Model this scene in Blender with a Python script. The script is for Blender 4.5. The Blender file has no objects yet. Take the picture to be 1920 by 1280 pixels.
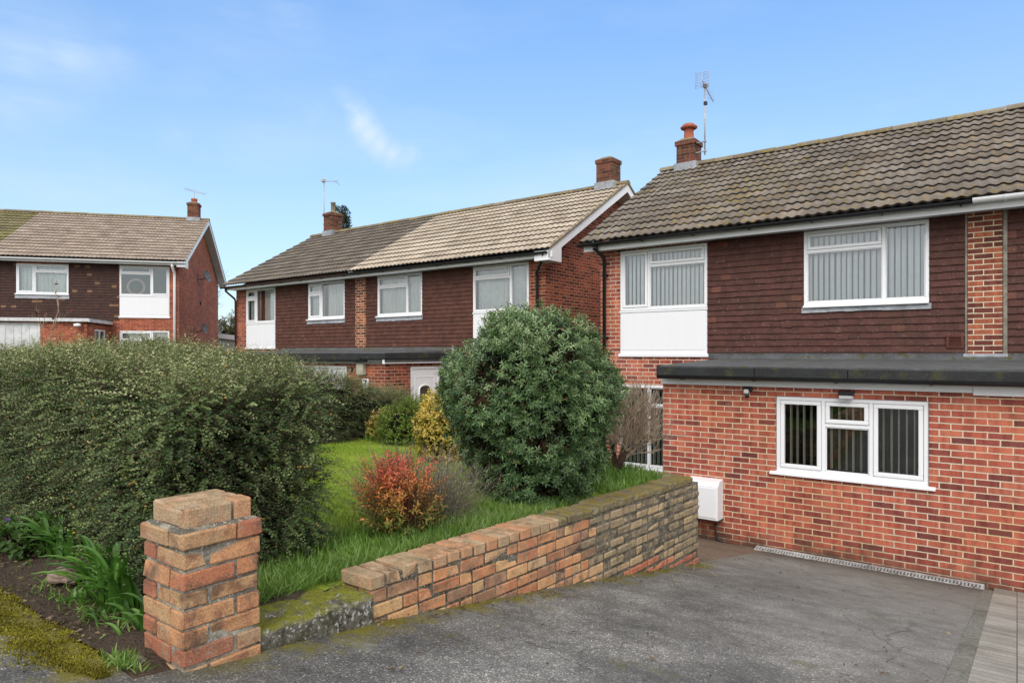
import bpy, math, random
import numpy as np
from mathutils import Vector
random.seed(7)
rng = np.random.default_rng(11)
scene = bpy.context.scene
COL = scene.collection
R = math.radians
V = Vector

# ------------------------------------------------------------------ bookkeeping
def tag(o, label=None, cat=None, group=None, kind=None):
    if label: o['label'] = label
    if cat: o['category'] = cat
    if group: o['group'] = group
    if kind: o['kind'] = kind
    return o

def empty(name, loc, rz=0.0, **k):
    o = bpy.data.objects.new(name, None)
    o.location = loc; o.rotation_euler = (0, 0, rz); o.empty_display_size = .2
    COL.objects.link(o)
    return tag(o, **k)

class MB:
    """collects faces in house / world coordinates and links them as one mesh"""
    def __init__(s): s.v = []; s.f = []; s.m = []; s.r = []; s.sm = []
    def face(s, pts, mat=0, rnd=.5, smooth=False):
        n = len(s.v); s.v.extend([tuple(p) for p in pts]); s.f.append(tuple(range(n, n + len(pts))))
        s.m.append(mat); s.r.append(rnd); s.sm.append(smooth)
    def raw(s, vs, fs, mat=0, rnd=.5, smooth=False):
        n = len(s.v); s.v.extend([tuple(p) for p in vs])
        for f in fs:
            s.f.append(tuple(i + n for i in f)); s.m.append(mat); s.r.append(rnd); s.sm.append(smooth)
    def box(s, x0, x1, y0, y1, z0, z1, mat=0, rnd=.5, ch=0.0):
        if x0 > x1: x0, x1 = x1, x0
        if y0 > y1: y0, y1 = y1, y0
        if z0 > z1: z0, z1 = z1, z0
        if ch <= 0:
            vs = [(x0,y0,z0),(x1,y0,z0),(x1,y1,z0),(x0,y1,z0),(x0,y0,z1),(x1,y0,z1),(x1,y1,z1),(x0,y1,z1)]
            fs = [(0,3,2,1),(4,5,6,7),(0,1,5,4),(1,2,6,5),(2,3,7,6),(3,0,4,7)]
            s.raw(vs, fs, mat, rnd)
        else:
            vs, fs = chamfer_box(x0,x1,y0,y1,z0,z1,ch)
            s.raw(vs, fs, mat, rnd)
    def tube(s, pts, r, n=8, mat=0, rnd=.5, cap=True, smooth=True):
        pts = [V(p) for p in pts]
        rr = r if isinstance(r, (list, tuple)) else [r] * len(pts)
        rings = []
        prev = None
        for i, p in enumerate(pts):
            d = (pts[min(i+1, len(pts)-1)] - pts[max(i-1, 0)]).normalized()
            a = d.orthogonal().normalized() if prev is None else (prev - d * prev.dot(d)).normalized()
            prev = a; b = d.cross(a)
            rings.append([p + (a * math.cos(2*math.pi*k/n) + b * math.sin(2*math.pi*k/n)) * rr[i] for k in range(n)])
        base = len(s.v); s.v.extend([tuple(q) for ring in rings for q in ring])
        for i in range(len(pts) - 1):
            for k in range(n):
                s.f.append((base+i*n+k, base+i*n+(k+1)%n, base+(i+1)*n+(k+1)%n, base+(i+1)*n+k))
                s.m.append(mat); s.r.append(rnd); s.sm.append(smooth)
        if cap:
            s.f.append(tuple(base+k for k in reversed(range(n)))); s.m.append(mat); s.r.append(rnd); s.sm.append(False)
            s.f.append(tuple(base+(len(pts)-1)*n+k for k in range(n))); s.m.append(mat); s.r.append(rnd); s.sm.append(False)
    def lathe(s, c, prof, n=20, mat=0, rnd=.5):
        c = V(c); base = len(s.v)
        for (r, z) in prof:
            for k in range(n):
                a = 2*math.pi*k/n
                s.v.append((c.x + r*math.cos(a), c.y + r*math.sin(a), c.z + z))
        for i in range(len(prof)-1):
            for k in range(n):
                s.f.append((base+i*n+k, base+i*n+(k+1)%n, base+(i+1)*n+(k+1)%n, base+(i+1)*n+k))
                s.m.append(mat); s.r.append(rnd); s.sm.append(True)
    def extrude_x(s, prof, x0, x1, mat=0, rnd=.5, smooth=False, closed=True):
        """prof = list of (y,z)"""
        n = len(prof)
        base = len(s.v)
        s.v.extend([(x0, y, z) for y, z in prof] + [(x1, y, z) for y, z in prof])
        rg = range(n) if closed else range(n-1)
        for k in rg:
            s.f.append((base+k, base+(k+1)%n, base+n+(k+1)%n, base+n+k)); s.m.append(mat); s.r.append(rnd); s.sm.append(smooth)
        if closed:
            s.f.append(tuple(base+k for k in reversed(range(n)))); s.m.append(mat); s.r.append(rnd); s.sm.append(False)
            s.f.append(tuple(base+n+k for k in range(n))); s.m.append(mat); s.r.append(rnd); s.sm.append(False)
    def build(s, name, mats, parent=None, org=(0,0,0), **k):
        if not isinstance(mats, (list, tuple)): mats = [mats]
        return np_mesh(name, np.array(s.v, dtype=np.float64) - np.array(org), s.f, mats, parent,
                       mi=s.m, rnd=s.r, sm=s.sm, **k)

def chamfer_box(x0,x1,y0,y1,z0,z1,c):
    c = min(c, (x1-x0)*.45, (y1-y0)*.45, (z1-z0)*.45)
    vs = []; idx = {}
    for sx in (0,1):
        for sy in (0,1):
            for sz in (0,1):
                X = (x0,x1)[sx]; Y = (y0,y1)[sy]; Z = (z0,z1)[sz]
                dx = c*(1-2*sx); dy = c*(1-2*sy); dz = c*(1-2*sz)
                for ax, p in (('x',(X,Y+dy,Z+dz)),('y',(X+dx,Y,Z+dz)),('z',(X+dx,Y+dy,Z))):
                    idx[(sx,sy,sz,ax)] = len(vs); vs.append(p)
    g = lambda a,b,c_,ax: idx[(a,b,c_,ax)]
    fs = []
    for q in (0,1):
        f = [g(q,0,0,'x'),g(q,1,0,'x'),g(q,1,1,'x'),g(q,0,1,'x')]; fs.append(tuple(f if q else f[::-1]))
        f = [g(0,q,0,'y'),g(0,q,1,'y'),g(1,q,1,'y'),g(1,q,0,'y')]; fs.append(tuple(f if q else f[::-1]))
        f = [g(0,0,q,'z'),g(1,0,q,'z'),g(1,1,q,'z'),g(0,1,q,'z')]; fs.append(tuple(f if q else f[::-1]))
    for a in (0,1):
        for b in (0,1):
            f = [g(a,b,0,'x'),g(a,b,1,'x'),g(a,b,1,'y'),g(a,b,0,'y')]; fs.append(tuple(f if a != b else f[::-1]))
            f = [g(a,0,b,'x'),g(a,1,b,'x'),g(a,1,b,'z'),g(a,0,b,'z')]; fs.append(tuple(f[::-1] if a != b else f))
            f = [g(0,a,b,'y'),g(1,a,b,'y'),g(1,a,b,'z'),g(0,a,b,'z')]; fs.append(tuple(f if a != b else f[::-1]))
    for a in (0,1):
        for b in (0,1):
            for c_ in (0,1):
                f = [g(a,b,c_,'x'),g(a,b,c_,'y'),g(a,b,c_,'z')]; fs.append(tuple(f if (a+b+c_) % 2 else f[::-1]))
    return vs, fs

def np_mesh(name, v, f, mats, parent=None, mi=None, rnd=None, sm=None, uvaxis=None):
    me = bpy.data.meshes.new(name)
    v = np.asarray(v, dtype=np.float64)
    if isinstance(f, np.ndarray):
        nf, k = f.shape
        me.vertices.add(len(v)); me.vertices.foreach_set('co', v.astype(np.float32).ravel())
        me.loops.add(nf*k); me.loops.foreach_set('vertex_index', f.astype(np.int32).ravel())
        me.polygons.add(nf); me.polygons.foreach_set('loop_start', np.arange(0, nf*k, k, dtype=np.int32))
        me.update(calc_edges=True)
    else:
        me.from_pydata([tuple(p) for p in v], [], f)
    for m in mats: me.materials.append(m)
    np_ = len(me.polygons)
    if mi is not None: me.polygons.foreach_set('material_index', np.asarray(mi, dtype=np.int32))
    if sm is not None: me.polygons.foreach_set('use_smooth', np.asarray(sm, dtype=bool) if hasattr(sm, '__len__') else np.full(np_, bool(sm)))
    if rnd is not None:
        at = me.attributes.new('rnd', 'FLOAT', 'FACE'); at.data.foreach_set('value', np.asarray(rnd, dtype=np.float32))
    # box projected UVs in metres
    if np_ and len(v) < 250000:
        nrm = np.empty(np_*3, dtype=np.float32); me.polygons.foreach_get('normal', nrm); nrm = np.abs(nrm.reshape(-1,3))
        tot = np.empty(np_, dtype=np.int32); me.polygons.foreach_get('loop_total', tot)
        vi = np.empty(len(me.loops), dtype=np.int32); me.loops.foreach_get('vertex_index', vi)
        ln = np.repeat(nrm, tot, axis=0); co = v[vi]
        uv = np.where((ln[:,2] > .75)[:,None], co[:,:2], np.where((ln[:,1] >= ln[:,0])[:,None], co[:,[0,2]], co[:,[1,2]]))
        l = me.uv_layers.new(name='UVMap'); l.data.foreach_set('uv', uv.astype(np.float32).ravel())
    me.validate(clean_customdata=False); me.update()
    o = bpy.data.objects.new(name, me); COL.objects.link(o)
    if parent is not None: o.parent = parent
    return o

# ------------------------------------------------------------------ materials
class NT:
    def __init__(s, name):
        s.m = bpy.data.materials.new(name); s.m.use_nodes = True
        s.t = s.m.node_tree; s.t.nodes.clear()
        s.out = s.n('ShaderNodeOutputMaterial')
    def n(s, typ, **k):
        nd = s.t.nodes.new(typ)
        for a, b in k.items():
            if a.startswith('_'): nd.inputs[a[1:].replace('_', ' ')].default_value = b
            else: setattr(nd, a, b)
        return nd
    def l(s, a, b): s.t.links.new(a, b)
    def val(s, x, sock):
        if isinstance(x, bpy.types.NodeSocket): s.l(x, sock)
        else: sock.default_value = x
    def noise(s, vec, scale, detail=4, rough=.55):
        nd = s.n('ShaderNodeTexNoise'); nd.inputs['Scale'].default_value = scale; nd.inputs['Detail'].default_value = detail
        nd.inputs['Roughness'].default_value = rough
        if vec is not None: s.l(vec, nd.inputs['Vector'])
        return nd.outputs['Fac']
    def ramp(s, fac, stops, interp='LINEAR'):
        nd = s.n('ShaderNodeValToRGB'); cr = nd.color_ramp; cr.interpolation = interp
        while len(cr.elements) < len(stops): cr.elements.new(.5)
        for e, (p, c) in zip(cr.elements, stops):
            e.position = p; e.color = (c, c, c, 1) if isinstance(c, (int, float)) else (*c, 1)
        s.val(fac, nd.inputs['Fac']); return nd.outputs['Color']
    def mix(s, fac, a, b, mode='MIX'):
        nd = s.n('ShaderNodeMix', data_type='RGBA', blend_type=mode)
        s.val(fac, nd.inputs[0])
        for x, i in ((a, 6), (b, 7)):
            if isinstance(x, (tuple, list)): nd.inputs[i].default_value = (*x[:3], 1)
            elif isinstance(x, (int, float)): nd.inputs[i].default_value = (x, x, x, 1)
            else: s.l(x, nd.inputs[i])
        return nd.outputs[2]
    def math(s, op, a, b=0.0, clamp=False):
        nd = s.n('ShaderNodeMath', operation=op, use_clamp=clamp)
        s.val(a, nd.inputs[0]); s.val(b, nd.inputs[1]); return nd.outputs[0]
    def mapr(s, x, a, b, c=0.0, d=1.0):
        nd = s.n('ShaderNodeMapRange'); s.val(x, nd.inputs[0])
        for i, q in enumerate((a, b, c, d)): nd.inputs[i+1].default_value = q
        return nd.outputs[0]
    def pos(s): return s.n('ShaderNodeNewGeometry').outputs['Position']
    def sep(s, v):
        nd = s.n('ShaderNodeSeparateXYZ'); s.l(v, nd.inputs[0]); return nd.outputs
    def scaled(s, v, sc):
        nd = s.n('ShaderNodeMapping'); s.l(v, nd.inputs['Vector']); nd.inputs['Scale'].default_value = sc; return nd.outputs[0]
    def rnd(s): return s.n('ShaderNodeAttribute', attribute_name='rnd').outputs['Fac']
    def uv(s): return s.n('ShaderNodeUVMap', uv_map='UVMap').outputs[0]
    def bump(s, h, strength=.5, dist=.01, nrm=None):
        nd = s.n('ShaderNodeBump'); nd.inputs['Strength'].default_value = strength; nd.inputs['Distance'].default_value = dist
        s.l(h, nd.inputs['Height'])
        if nrm is not None: s.l(nrm, nd.inputs['Normal'])
        return nd.outputs[0]
    def principled(s, col, rough=.7, nrm=None, spec=.3, metal=0.0):
        p = s.n('ShaderNodeBsdfPrincipled')
        if isinstance(col, (tuple, list)): p.inputs['Base Color'].default_value = (*col, 1)
        else: s.l(col, p.inputs['Base Color'])
        s.val(rough, p.inputs['Roughness']); p.inputs['Metallic'].default_value = metal
        p.inputs['Specular IOR Level'].default_value = spec
        if nrm is not None: s.l(nrm, p.inputs['Normal'])
        s.l(p.outputs[0], s.out.inputs['Surface']); return p

def mat_plain(name, col, rough=.5, spec=.4, dirt=.12, scale=9, metal=0.0, bump=.0):
    t = NT(name); p = t.pos()
    n1 = t.noise(p, scale, 5); n2 = t.noise(p, scale*.13, 3)
    k = t.mapr(t.math('ADD', n1, n2), .75, 1.3, 1-dirt*1.6, 1+dirt*.4)
    c = t.mix(1.0, col, k, 'MULTIPLY')
    t.principled(c, rough, t.bump(n1, bump, .004) if bump else None, spec, metal)
    return t.m

def mat_upvc(name, tint=(.80,.81,.84)):
    t = NT(name); p = t.pos(); s = t.sep(p)
    st = t.noise(t.scaled(p, (9, 9, .8)), 1.6, 4)
    d = t.mapr(st, .48, .78, 1.0, .965)
    c = t.mix(1.0, tint, d, 'MULTIPLY')
    t.principled(c, .35, None, .45); return t.m

def mat_brick(name, stops, mortar, mort2, bw=.225, rh=.075, dirt_z=None, lichen=0.0, dark=1.0, msize=.0072):
    t = NT(name); uv = t.uv(); p = t.pos()
    wob = t.n('ShaderNodeTexNoise'); wob.inputs['Scale'].default_value = 18; t.l(p, wob.inputs['Vector'])
    v = t.n('ShaderNodeVectorMath', operation='MULTIPLY_ADD'); t.l(wob.outputs['Color'], v.inputs[0]); v.inputs[1].default_value = (.011,.009,0); t.l(uv, v.inputs[2])
    b = t.n('ShaderNodeTexBrick'); t.l(v.outputs[0], b.inputs['Vector'])
    b.inputs['Color1'].default_value = (0,0,0,1); b.inputs['Color2'].default_value = (1,1,1,1); b.inputs['Mortar'].default_value = (.5,.5,.5,1)
    b.inputs['Scale'].default_value = 1; b.inputs['Mortar Size'].default_value = msize; b.inputs['Mortar Smooth'].default_value = .15
    b.inputs['Brick Width'].default_value = bw; b.inputs['Row Height'].default_value = rh; b.inputs['Bias'].default_value = 0
    c = t.ramp(b.outputs['Color'], stops)
    # end-burnt bands and speckle inside each brick
    band = t.noise(t.scaled(p, (13, 13, 3)), 1.0, 2)
    c = t.mix(t.mapr(band, .46, .62, 0, .55), c, t.mix(1.0, c, (.50,.42,.46), 'MULTIPLY'))
    sp = t.noise(p, 120, 4)
    c = t.mix(1.0, c, t.mapr(sp, .3, .7, .72, 1.22), 'MULTIPLY')
    big = t.noise(p, .9, 3)
    c = t.mix(1.0, c, t.mapr(big, .3, .7, .78*dark, 1.16*dark), 'MULTIPLY')
    st = t.noise(t.scaled(p, (2.2, 2.2, .5)), 1.0, 5, .65)
    c = t.mix(t.mapr(st, .56, .74, 0, .45), c, t.mix(1.0, c, (.55,.50,.48), 'MULTIPLY'))
    c = t.mix(t.mapr(t.noise(p, 5, 6, .7), .64, .74, 0, .35), c, (.55,.45,.38))
    mc = t.mix(t.mapr(t.noise(p, .8, 2), .4, .6), mortar, mort2)
    mc = t.mix(1.0, mc, t.mapr(sp, .3, .7, .75, 1.15), 'MULTIPLY')
    c = t.mix(b.outputs['Fac'], c, mc)
    if dirt_z is not None:
        z = t.sep(p)[2]
        g = t.math('ADD', z, t.mapr(t.noise(p, 3.5, 4), .3, .7, -.16, .16))
        f = t.mapr(g, dirt_z, dirt_z + .28, .85, 0)
        c = t.mix(f, c, (.045,.042,.03))
    if lichen:
        c = t.mix(t.mapr(t.noise(p, 6, 5), .56, .66, 0, lichen), c, (.16,.12,.04))
    h = t.math('SUBTRACT', t.math('MULTIPLY', sp, .25), b.outputs['Fac'])
    t.principled(c, .85, t.bump(h, .8, .007), .25); return t.m

def mat_rnd(name, stops, rough=.8, nscale=60, bump=.3, moss=None, mosscol=(.12,.10,.02), spec=.25, streak=False, white=0.0):
    """per-piece colour from the 'rnd' attribute + noise, optional moss"""
    t = NT(name); p = t.pos()
    c = t.ramp(t.rnd(), stops)
    n = t.noise(p, nscale, 5); n2 = t.noise(p, nscale*.12, 4)
    c = t.mix(1.0, c, t.mapr(n, .3, .7, .72, 1.22), 'MULTIPLY')
    c = t.mix(1.0, c, t.mapr(n2, .3, .7, .75, 1.2), 'MULTIPLY')
    if white:
        w = t.noise(p, 26, 5)
        c = t.mix(t.mapr(w, .62, .70, 0, white), c, (.45,.44,.40))
    if moss is not None:
        a = t.noise(p, moss[0], 6, .6)
        c = t.mix(t.mapr(a, moss[1], moss[2], 0, moss[3]), c, t.mix(t.noise(p, 40, 2), mosscol, tuple(q*1.9 for q in mosscol)))
    t.principled(c, rough, t.bump(n, bump, .006), spec); return t.m

def mat_leaf(name, stops, rough=.45, trans=.3, spec=.35):
    t = NT(name); p = t.pos()
    c = t.ramp(t.rnd(), stops)
    c = t.mix(1.0, c, t.mapr(t.noise(p, 3.0, 3), .3, .7, .72, 1.25), 'MULTIPLY')
    pr = t.principled(c, rough, None, spec)
    tr = t.n('ShaderNodeBsdfTranslucent'); t.l(t.mix(1.0, c, (1.0,1.15,.55), 'MULTIPLY'), tr.inputs[0])
    mx = t.n('ShaderNodeMixShader'); mx.inputs[0].default_value = trans
    t.l(pr.outputs[0], mx.inputs[1]); t.l(tr.outputs[0], mx.inputs[2]); t.l(mx.outputs[0], t.out.inputs['Surface'])
    return t.m

def mat_glass(name, tint=(.92,.95,.95)):
    t = NT(name)
    tr = t.n('ShaderNodeBsdfTransparent'); tr.inputs[0].default_value = (*tint, 1)
    gl = t.n('ShaderNodeBsdfGlossy'); gl.inputs['Roughness'].default_value = .015
    gl.inputs['Color'].default_value = (.92,.95,1,1)
    p = t.pos(); nb = t.bump(t.noise(p, 1.3, 1), .012, .05); t.l(nb, gl.inputs['Normal'])
    fr = t.n('ShaderNodeFresnel'); fr.inputs['IOR'].default_value = 1.6
    f = t.math('ADD', fr.outputs[0], .09)
    mx = t.n('ShaderNodeMixShader'); t.l(f, mx.inputs[0]); t.l(tr.outputs[0], mx.inputs[1]); t.l(gl.outputs[0], mx.inputs[2])
    t.l(mx.outputs[0], t.out.inputs['Surface']); return t.m

def mat_roof(name, stops, moss, mosscol, mossw=(.55,.68,.8), wave=.15, white=.5, msc=7.5):
    t = NT(name); p = t.pos()
    c = t.ramp(t.rnd(), stops)
    n = t.noise(p, 45, 5); n2 = t.noise(p, 2.2, 4)
    c = t.mix(1.0, c, t.mapr(n, .3, .7, .65, 1.28), 'MULTIPLY')
    c = t.mix(1.0, c, t.mapr(n2, .3, .7, .78, 1.18), 'MULTIPLY')
    if moss:
        a = t.math('ADD', t.noise(p, msc, 5, .62), t.math('MULTIPLY', t.noise(p, .45, 2), .35))
        c = t.mix(t.mapr(a, mossw[0]+.17, mossw[1]+.17, 0, mossw[2]), c, t.ramp(t.noise(p, 14, 3), [(.35, mosscol), (.65, tuple(q*2.0 for q in mosscol))]))
        li = t.math('ADD', t.noise(p, 19, 4, .6), t.math('MULTIPLY', t.noise(p, 1.1, 2), .22)); c = t.mix(t.mapr(li, .70, .76, 0, mossw[2]*.9), c, (mosscol[0]*2.1, mosscol[1]*1.6, mosscol[2]*1.6))
        w = t.noise(p, 9, 5, .65)
        c = t.mix(t.mapr(w, .68, .73, 0, white), c, (.5,.48,.46))
    t.principled(c, .88, t.bump(n, .4, .008), .2); return t.m

def mat_asphalt(name):
    t = NT(name); p = t.pos(); s = t.sep(p)
    ag = t.n('ShaderNodeTexVoronoi'); ag.inputs['Scale'].default_value = 165; t.l(p, ag.inputs['Vector'])
    agc = t.sep(ag.outputs['Color'])[0]
    base = t.ramp(agc, [(0, (.075,.071,.065)), (.5, (.120,.114,.105)), (.82, (.165,.157,.144)), (.95, (.26,.248,.228)), (1, (.46,.44,.41))])
    n1 = t.noise(p, .75, 4, .6); n2 = t.noise(p, 2.1, 7, .68); n3 = t.noise(p, 7, 6, .66)
    c = t.mix(1.0, base, t.mapr(n1, .34, .66, .62, 1.35), 'MULTIPLY')
    c = t.mix(1.0, c, t.mapr(n2, .36, .64, .70, 1.38), 'MULTIPLY')
    c = t.mix(1.0, c, t.mapr(n3, .3, .7, .72, 1.28), 'MULTIPLY')
    # worn pale film and bald patches
    dry = t.mapr(t.math('ADD', t.math('ADD', t.math('MULTIPLY', s[1], .10), t.math('MULTIPLY', s[0], .16)), t.noise(p, 1.3, 6, .65)), .55, 1.05, 0, .62)
    c = t.mix(dry, c, t.mix(n3, (.165,.156,.140), (.30,.285,.258)))
    c = t.mix(t.mapr(t.noise(p, 3.4, 3, .5), .64, .70, 0, .55), c, (.23,.225,.21))
    # stained, damp patches and fine cracks
    c = t.mix(t.mapr(t.noise(p, 1.7, 6, .7), .56, .68, 0, .55), c, (.070,.066,.058))
    wv = t.n('ShaderNodeTexNoise'); wv.inputs['Scale'].default_value = 3; t.l(p, wv.inputs['Vector'])
    wp = t.n('ShaderNodeVectorMath', operation='MULTIPLY_ADD'); t.l(wv.outputs['Color'], wp.inputs[0]); wp.inputs[1].default_value = (.35,.35,0); t.l(p, wp.inputs[2])
    cr = t.n('ShaderNodeTexVoronoi', feature='DISTANCE_TO_EDGE'); cr.inputs['Scale'].default_value = .8; t.l(wp.outputs[0], cr.inputs['Vector'])
    crk = t.math('MULTIPLY', t.mapr(cr.outputs['Distance'], .002, .007, .38, 0), t.mapr(n1, .48, .56))
    c = t.mix(crk, c, (.028,.027,.022))
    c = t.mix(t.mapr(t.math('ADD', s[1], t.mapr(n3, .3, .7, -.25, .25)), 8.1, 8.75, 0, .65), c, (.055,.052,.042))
    # moss: beside the garden wall, along the pavement edge and in patches
    w = t.math('ADD', t.math('SUBTRACT', s[0], -2.58), t.mapr(t.noise(p, 3.2, 6, .7), .3, .7, .26, -.26))
    m1 = t.math('MULTIPLY', t.mapr(w, .0, .22, 1.0, 0), t.mapr(n3, .36, .50))
    m1 = t.math('MULTIPLY', t.math('MULTIPLY', m1, t.mapr(s[1], 1.2, 1.6)), t.mapr(s[1], 6.5, 7.0, 1, .15))
    m2 = t.mapr(t.noise(p, 2.3, 7, .72), .62, .72, 0, .5)
    mc = t.mix(t.noise(p, 60, 3), (.07,.065,.008), (.22,.19,.025))
    m3 = t.math('MULTIPLY', t.mapr(t.math('ADD', s[1], t.mapr(n3, .3, .7, -.09, .09)), .88, .98), t.mapr(s[0], -2.75, -2.65, .95, 0))
    c = t.mix(t.math('MAXIMUM', t.math('MAXIMUM', m1, m3), m2), c, mc)
    h = t.math('ADD', t.math('MULTIPLY', agc, .6), t.math('SUBTRACT', t.math('MULTIPLY', t.noise(p, 160, 2), .5), crk))
    t.principled(c, t.mapr(n2, .3, .7, .55, .9), t.bump(h, .8, .007), .35); return t.m

W = mat_upvc('white_upvc')
WP = mat_upvc('white_panel_paint', (.78,.79,.83))
GREYP = mat_plain('weathered_white_paint', (.62,.63,.65), .5, .35, .2)
BLACK = mat_plain('black_plastic', (.012,.013,.015), .35, .5, .25)
BROWNP = mat_plain('brown_plastic', (.05,.022,.018), .4, .4, .25)
LEAD = mat_plain('lead_flashing', (.36,.38,.42), .55, .4, .3, 14)
FELT = mat_rnd('roofing_felt', [(0,(.075,.078,.083)),(1,(.11,.113,.118))], .8, 40, .4, moss=(8,.56,.63,.85), mosscol=(.05,.045,.012), white=.2)
FELTD = mat_rnd('dark_edge_felt', [(0,(.022,.023,.025)),(1,(.033,.034,.036))], .6, 40, .4, moss=(5,.54,.66,.6), mosscol=(.045,.043,.016))
STEEL = mat_plain('galvanised_steel', (.42,.42,.43), .45, .5, .25, metal=.6)
ALU = mat_plain('aerial_alloy', (.50,.47,.46), .45, .5, .2, metal=.4)
SLAT = mat_plain('blind_fabric', (.93,.95,.95), .8, .1, .05)
SLATD = mat_plain('blind_fabric_cream', (.80,.77,.62), .8, .1, .08)
NET = mat_plain('net_curtain', (.66,.70,.68), .9, .05, .12, 16)
ROOM = mat_plain('room_paint', (.16,.155,.145), .9, .1, .2, 2)
ROOMB = mat_plain('bluish_room_fill', (.52,.60,.72), .9, .1, .15, 2)  # pale walls chosen to bounce fill light onto the blinds
ROOMD = mat_plain('painted_room_shade', (.035,.034,.035), .9, .1, .3, 3)  # near-black walls paint in the gloom of an unlit room
GLASS = mat_glass('window_glass')
FROST = mat_plain('obscured_glass', (.06,.065,.05), .15, .6, .3, 20)
TERRA = mat_plain('terracotta', (.42,.13,.08), .75, .2, .2, 20)
MORT = mat_plain('old_mortar', (.17,.15,.115), .95, .1, .35, 60, bump=.4)
CREAM = mat_plain('cream_box_paint', (.48,.46,.36), .6, .3, .15)
DISHG = mat_plain('dish_grey', (.16,.165,.18), .5, .3, .15)
BR_STOPS = [(0,(.18,.056,.047)),(.10,(.27,.070,.053)),(.35,(.40,.100,.066)),(.6,(.47,.126,.078)),(.85,(.54,.168,.100)),(1,(.36,.11,.082))]
BRICK_C = mat_brick('house_brick_red', BR_STOPS, (.66,.58,.48), (.64,.51,.34), dirt_z=-2.66)
BRICK_E = mat_brick('house_brick_yellow_joint', BR_STOPS, (.64,.54,.42), (.63,.47,.28), dirt_z=-2.62)
BRICK_P = mat_brick('pier_brick', [(0,(.10,.034,.027)),(.35,(.17,.05,.035)),(.65,(.30,.085,.05)),(1,(.42,.14,.07))], (.66,.56,.42), (.62,.50,.32))
BRICK_B = mat_brick('mid_house_brick', [(0,(.13,.034,.026)),(.3,(.24,.055,.037)),(.6,(.34,.080,.048)),(1,(.44,.12,.062))], (.48,.35,.24), (.40,.28,.19))
BRICK_A = mat_brick('left_house_brick', [(0,(.24,.060,.040)),(.4,(.36,.085,.052)),(.7,(.43,.11,.06)),(1,(.50,.15,.075))], (.46,.25,.17), (.42,.22,.14))
BRICK_CH = mat_brick('chimney_brick', [(0,(.06,.028,.022)),(.4,(.13,.045,.032)),(1,(.22,.07,.045))], (.17,.12,.085), (.14,.10,.07), lichen=.6)
GAPM = mat_plain('painted_gap_shadow', (.030,.025,.022), .95, .05, .2)  # near-black tile undersides paint the shadow line below each row
CLAD_C = mat_rnd('hung_tile', [(0,(.050,.023,.019)),(.5,(.084,.033,.027)),(.9,(.105,.040,.032)),(1,(.135,.052,.038))], .7, 55, .25, moss=(1.6,.55,.75,.45), mosscol=(.045,.034,.016), white=.17)
CLAD_B = mat_rnd('hung_tile_mid', [(0,(.065,.029,.022)),(.5,(.095,.039,.028)),(1,(.125,.052,.036))], .7, 55, .25)
CLAD_A = mat_rnd('hung_tile_left', [(0,(.038,.020,.017)),(.5,(.055,.026,.021)),(.88,(.075,.032,.025)),(.94,(.12,.055,.035)),(1,(.19,.105,.062))], .7, 55, .25)
ROOF_C = mat_roof('mossy_roof_tile', [(0,(.115,.100,.088)),(.5,(.160,.140,.123)),(1,(.215,.192,.172))], True, (.15,.108,.024), (.55,.66,.75), msc=9)
ROOF_BD = mat_roof('dark_roof_tile', [(0,(.115,.098,.083)),(.5,(.15,.13,.11)),(1,(.19,.165,.142))], True, (.10,.085,.03), (.60,.72,.5))
ROOF_BL = mat_roof('tan_roof_tile', [(0,(.35,.29,.225)),(.5,(.42,.352,.278)),(1,(.48,.41,.33))], False, (.1,.1,.03))
ROOF_A = mat_roof('brown_roof_tile', [(0,(.26,.205,.168)),(.5,(.315,.253,.21)),(1,(.37,.305,.255))], True, (.16,.13,.07), (.66,.8,.4))
ROOF_AD = mat_roof('olive_roof_tile', [(0,(.12,.105,.06)),(1,(.19,.165,.10))], True, (.17,.17,.035), (.48,.62,.7))
RIDGE_M = mat_roof('ridge_tile', [(0,(.15,.13,.105)),(1,(.24,.21,.165))], True, (.17,.125,.03), (.47,.60,.65))
ASPH = mat_asphalt('asphalt')

# ------------------------------------------------------------------ building helpers
def wall_xz(mb, x0, x1, z0, z1, y, holes=(), depth=.12, mat=0, out=-1):
    """vertical wall in plane y, facing out (-1 = toward -y), rectangular holes with reveals"""
    xs = sorted({x0, x1, *[q for h in holes for q in (h[0], h[1])]}); zs = sorted({z0, z1, *[q for h in holes for q in (h[2], h[3])]})
    for i in range(len(xs)-1):
        for j in range(len(zs)-1):
            cx = (xs[i]+xs[i+1])/2; cz = (zs[j]+zs[j+1])/2
            if any(h[0] < cx < h[1] and h[2] < cz < h[3] for h in holes): continue
            p = [(xs[i],y,zs[j]),(xs[i+1],y,zs[j]),(xs[i+1],y,zs[j+1]),(xs[i],y,zs[j+1])]
            mb.face(p if out < 0 else p[::-1], mat)
    for (a,b,c,d) in holes:
        e = y - out*depth
        for p in ([(a,y,c),(a,e,c),(a,e,d),(a,y,d)], [(b,y,c),(b,y,d),(b,e,d),(b,e,c)], [(a,y,d),(a,e,d),(b,e,d),(b,y,d)], [(a,y,c),(b,y,c),(b,e,c),(a,e,c)]):
            mb.face(p, mat)

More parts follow.
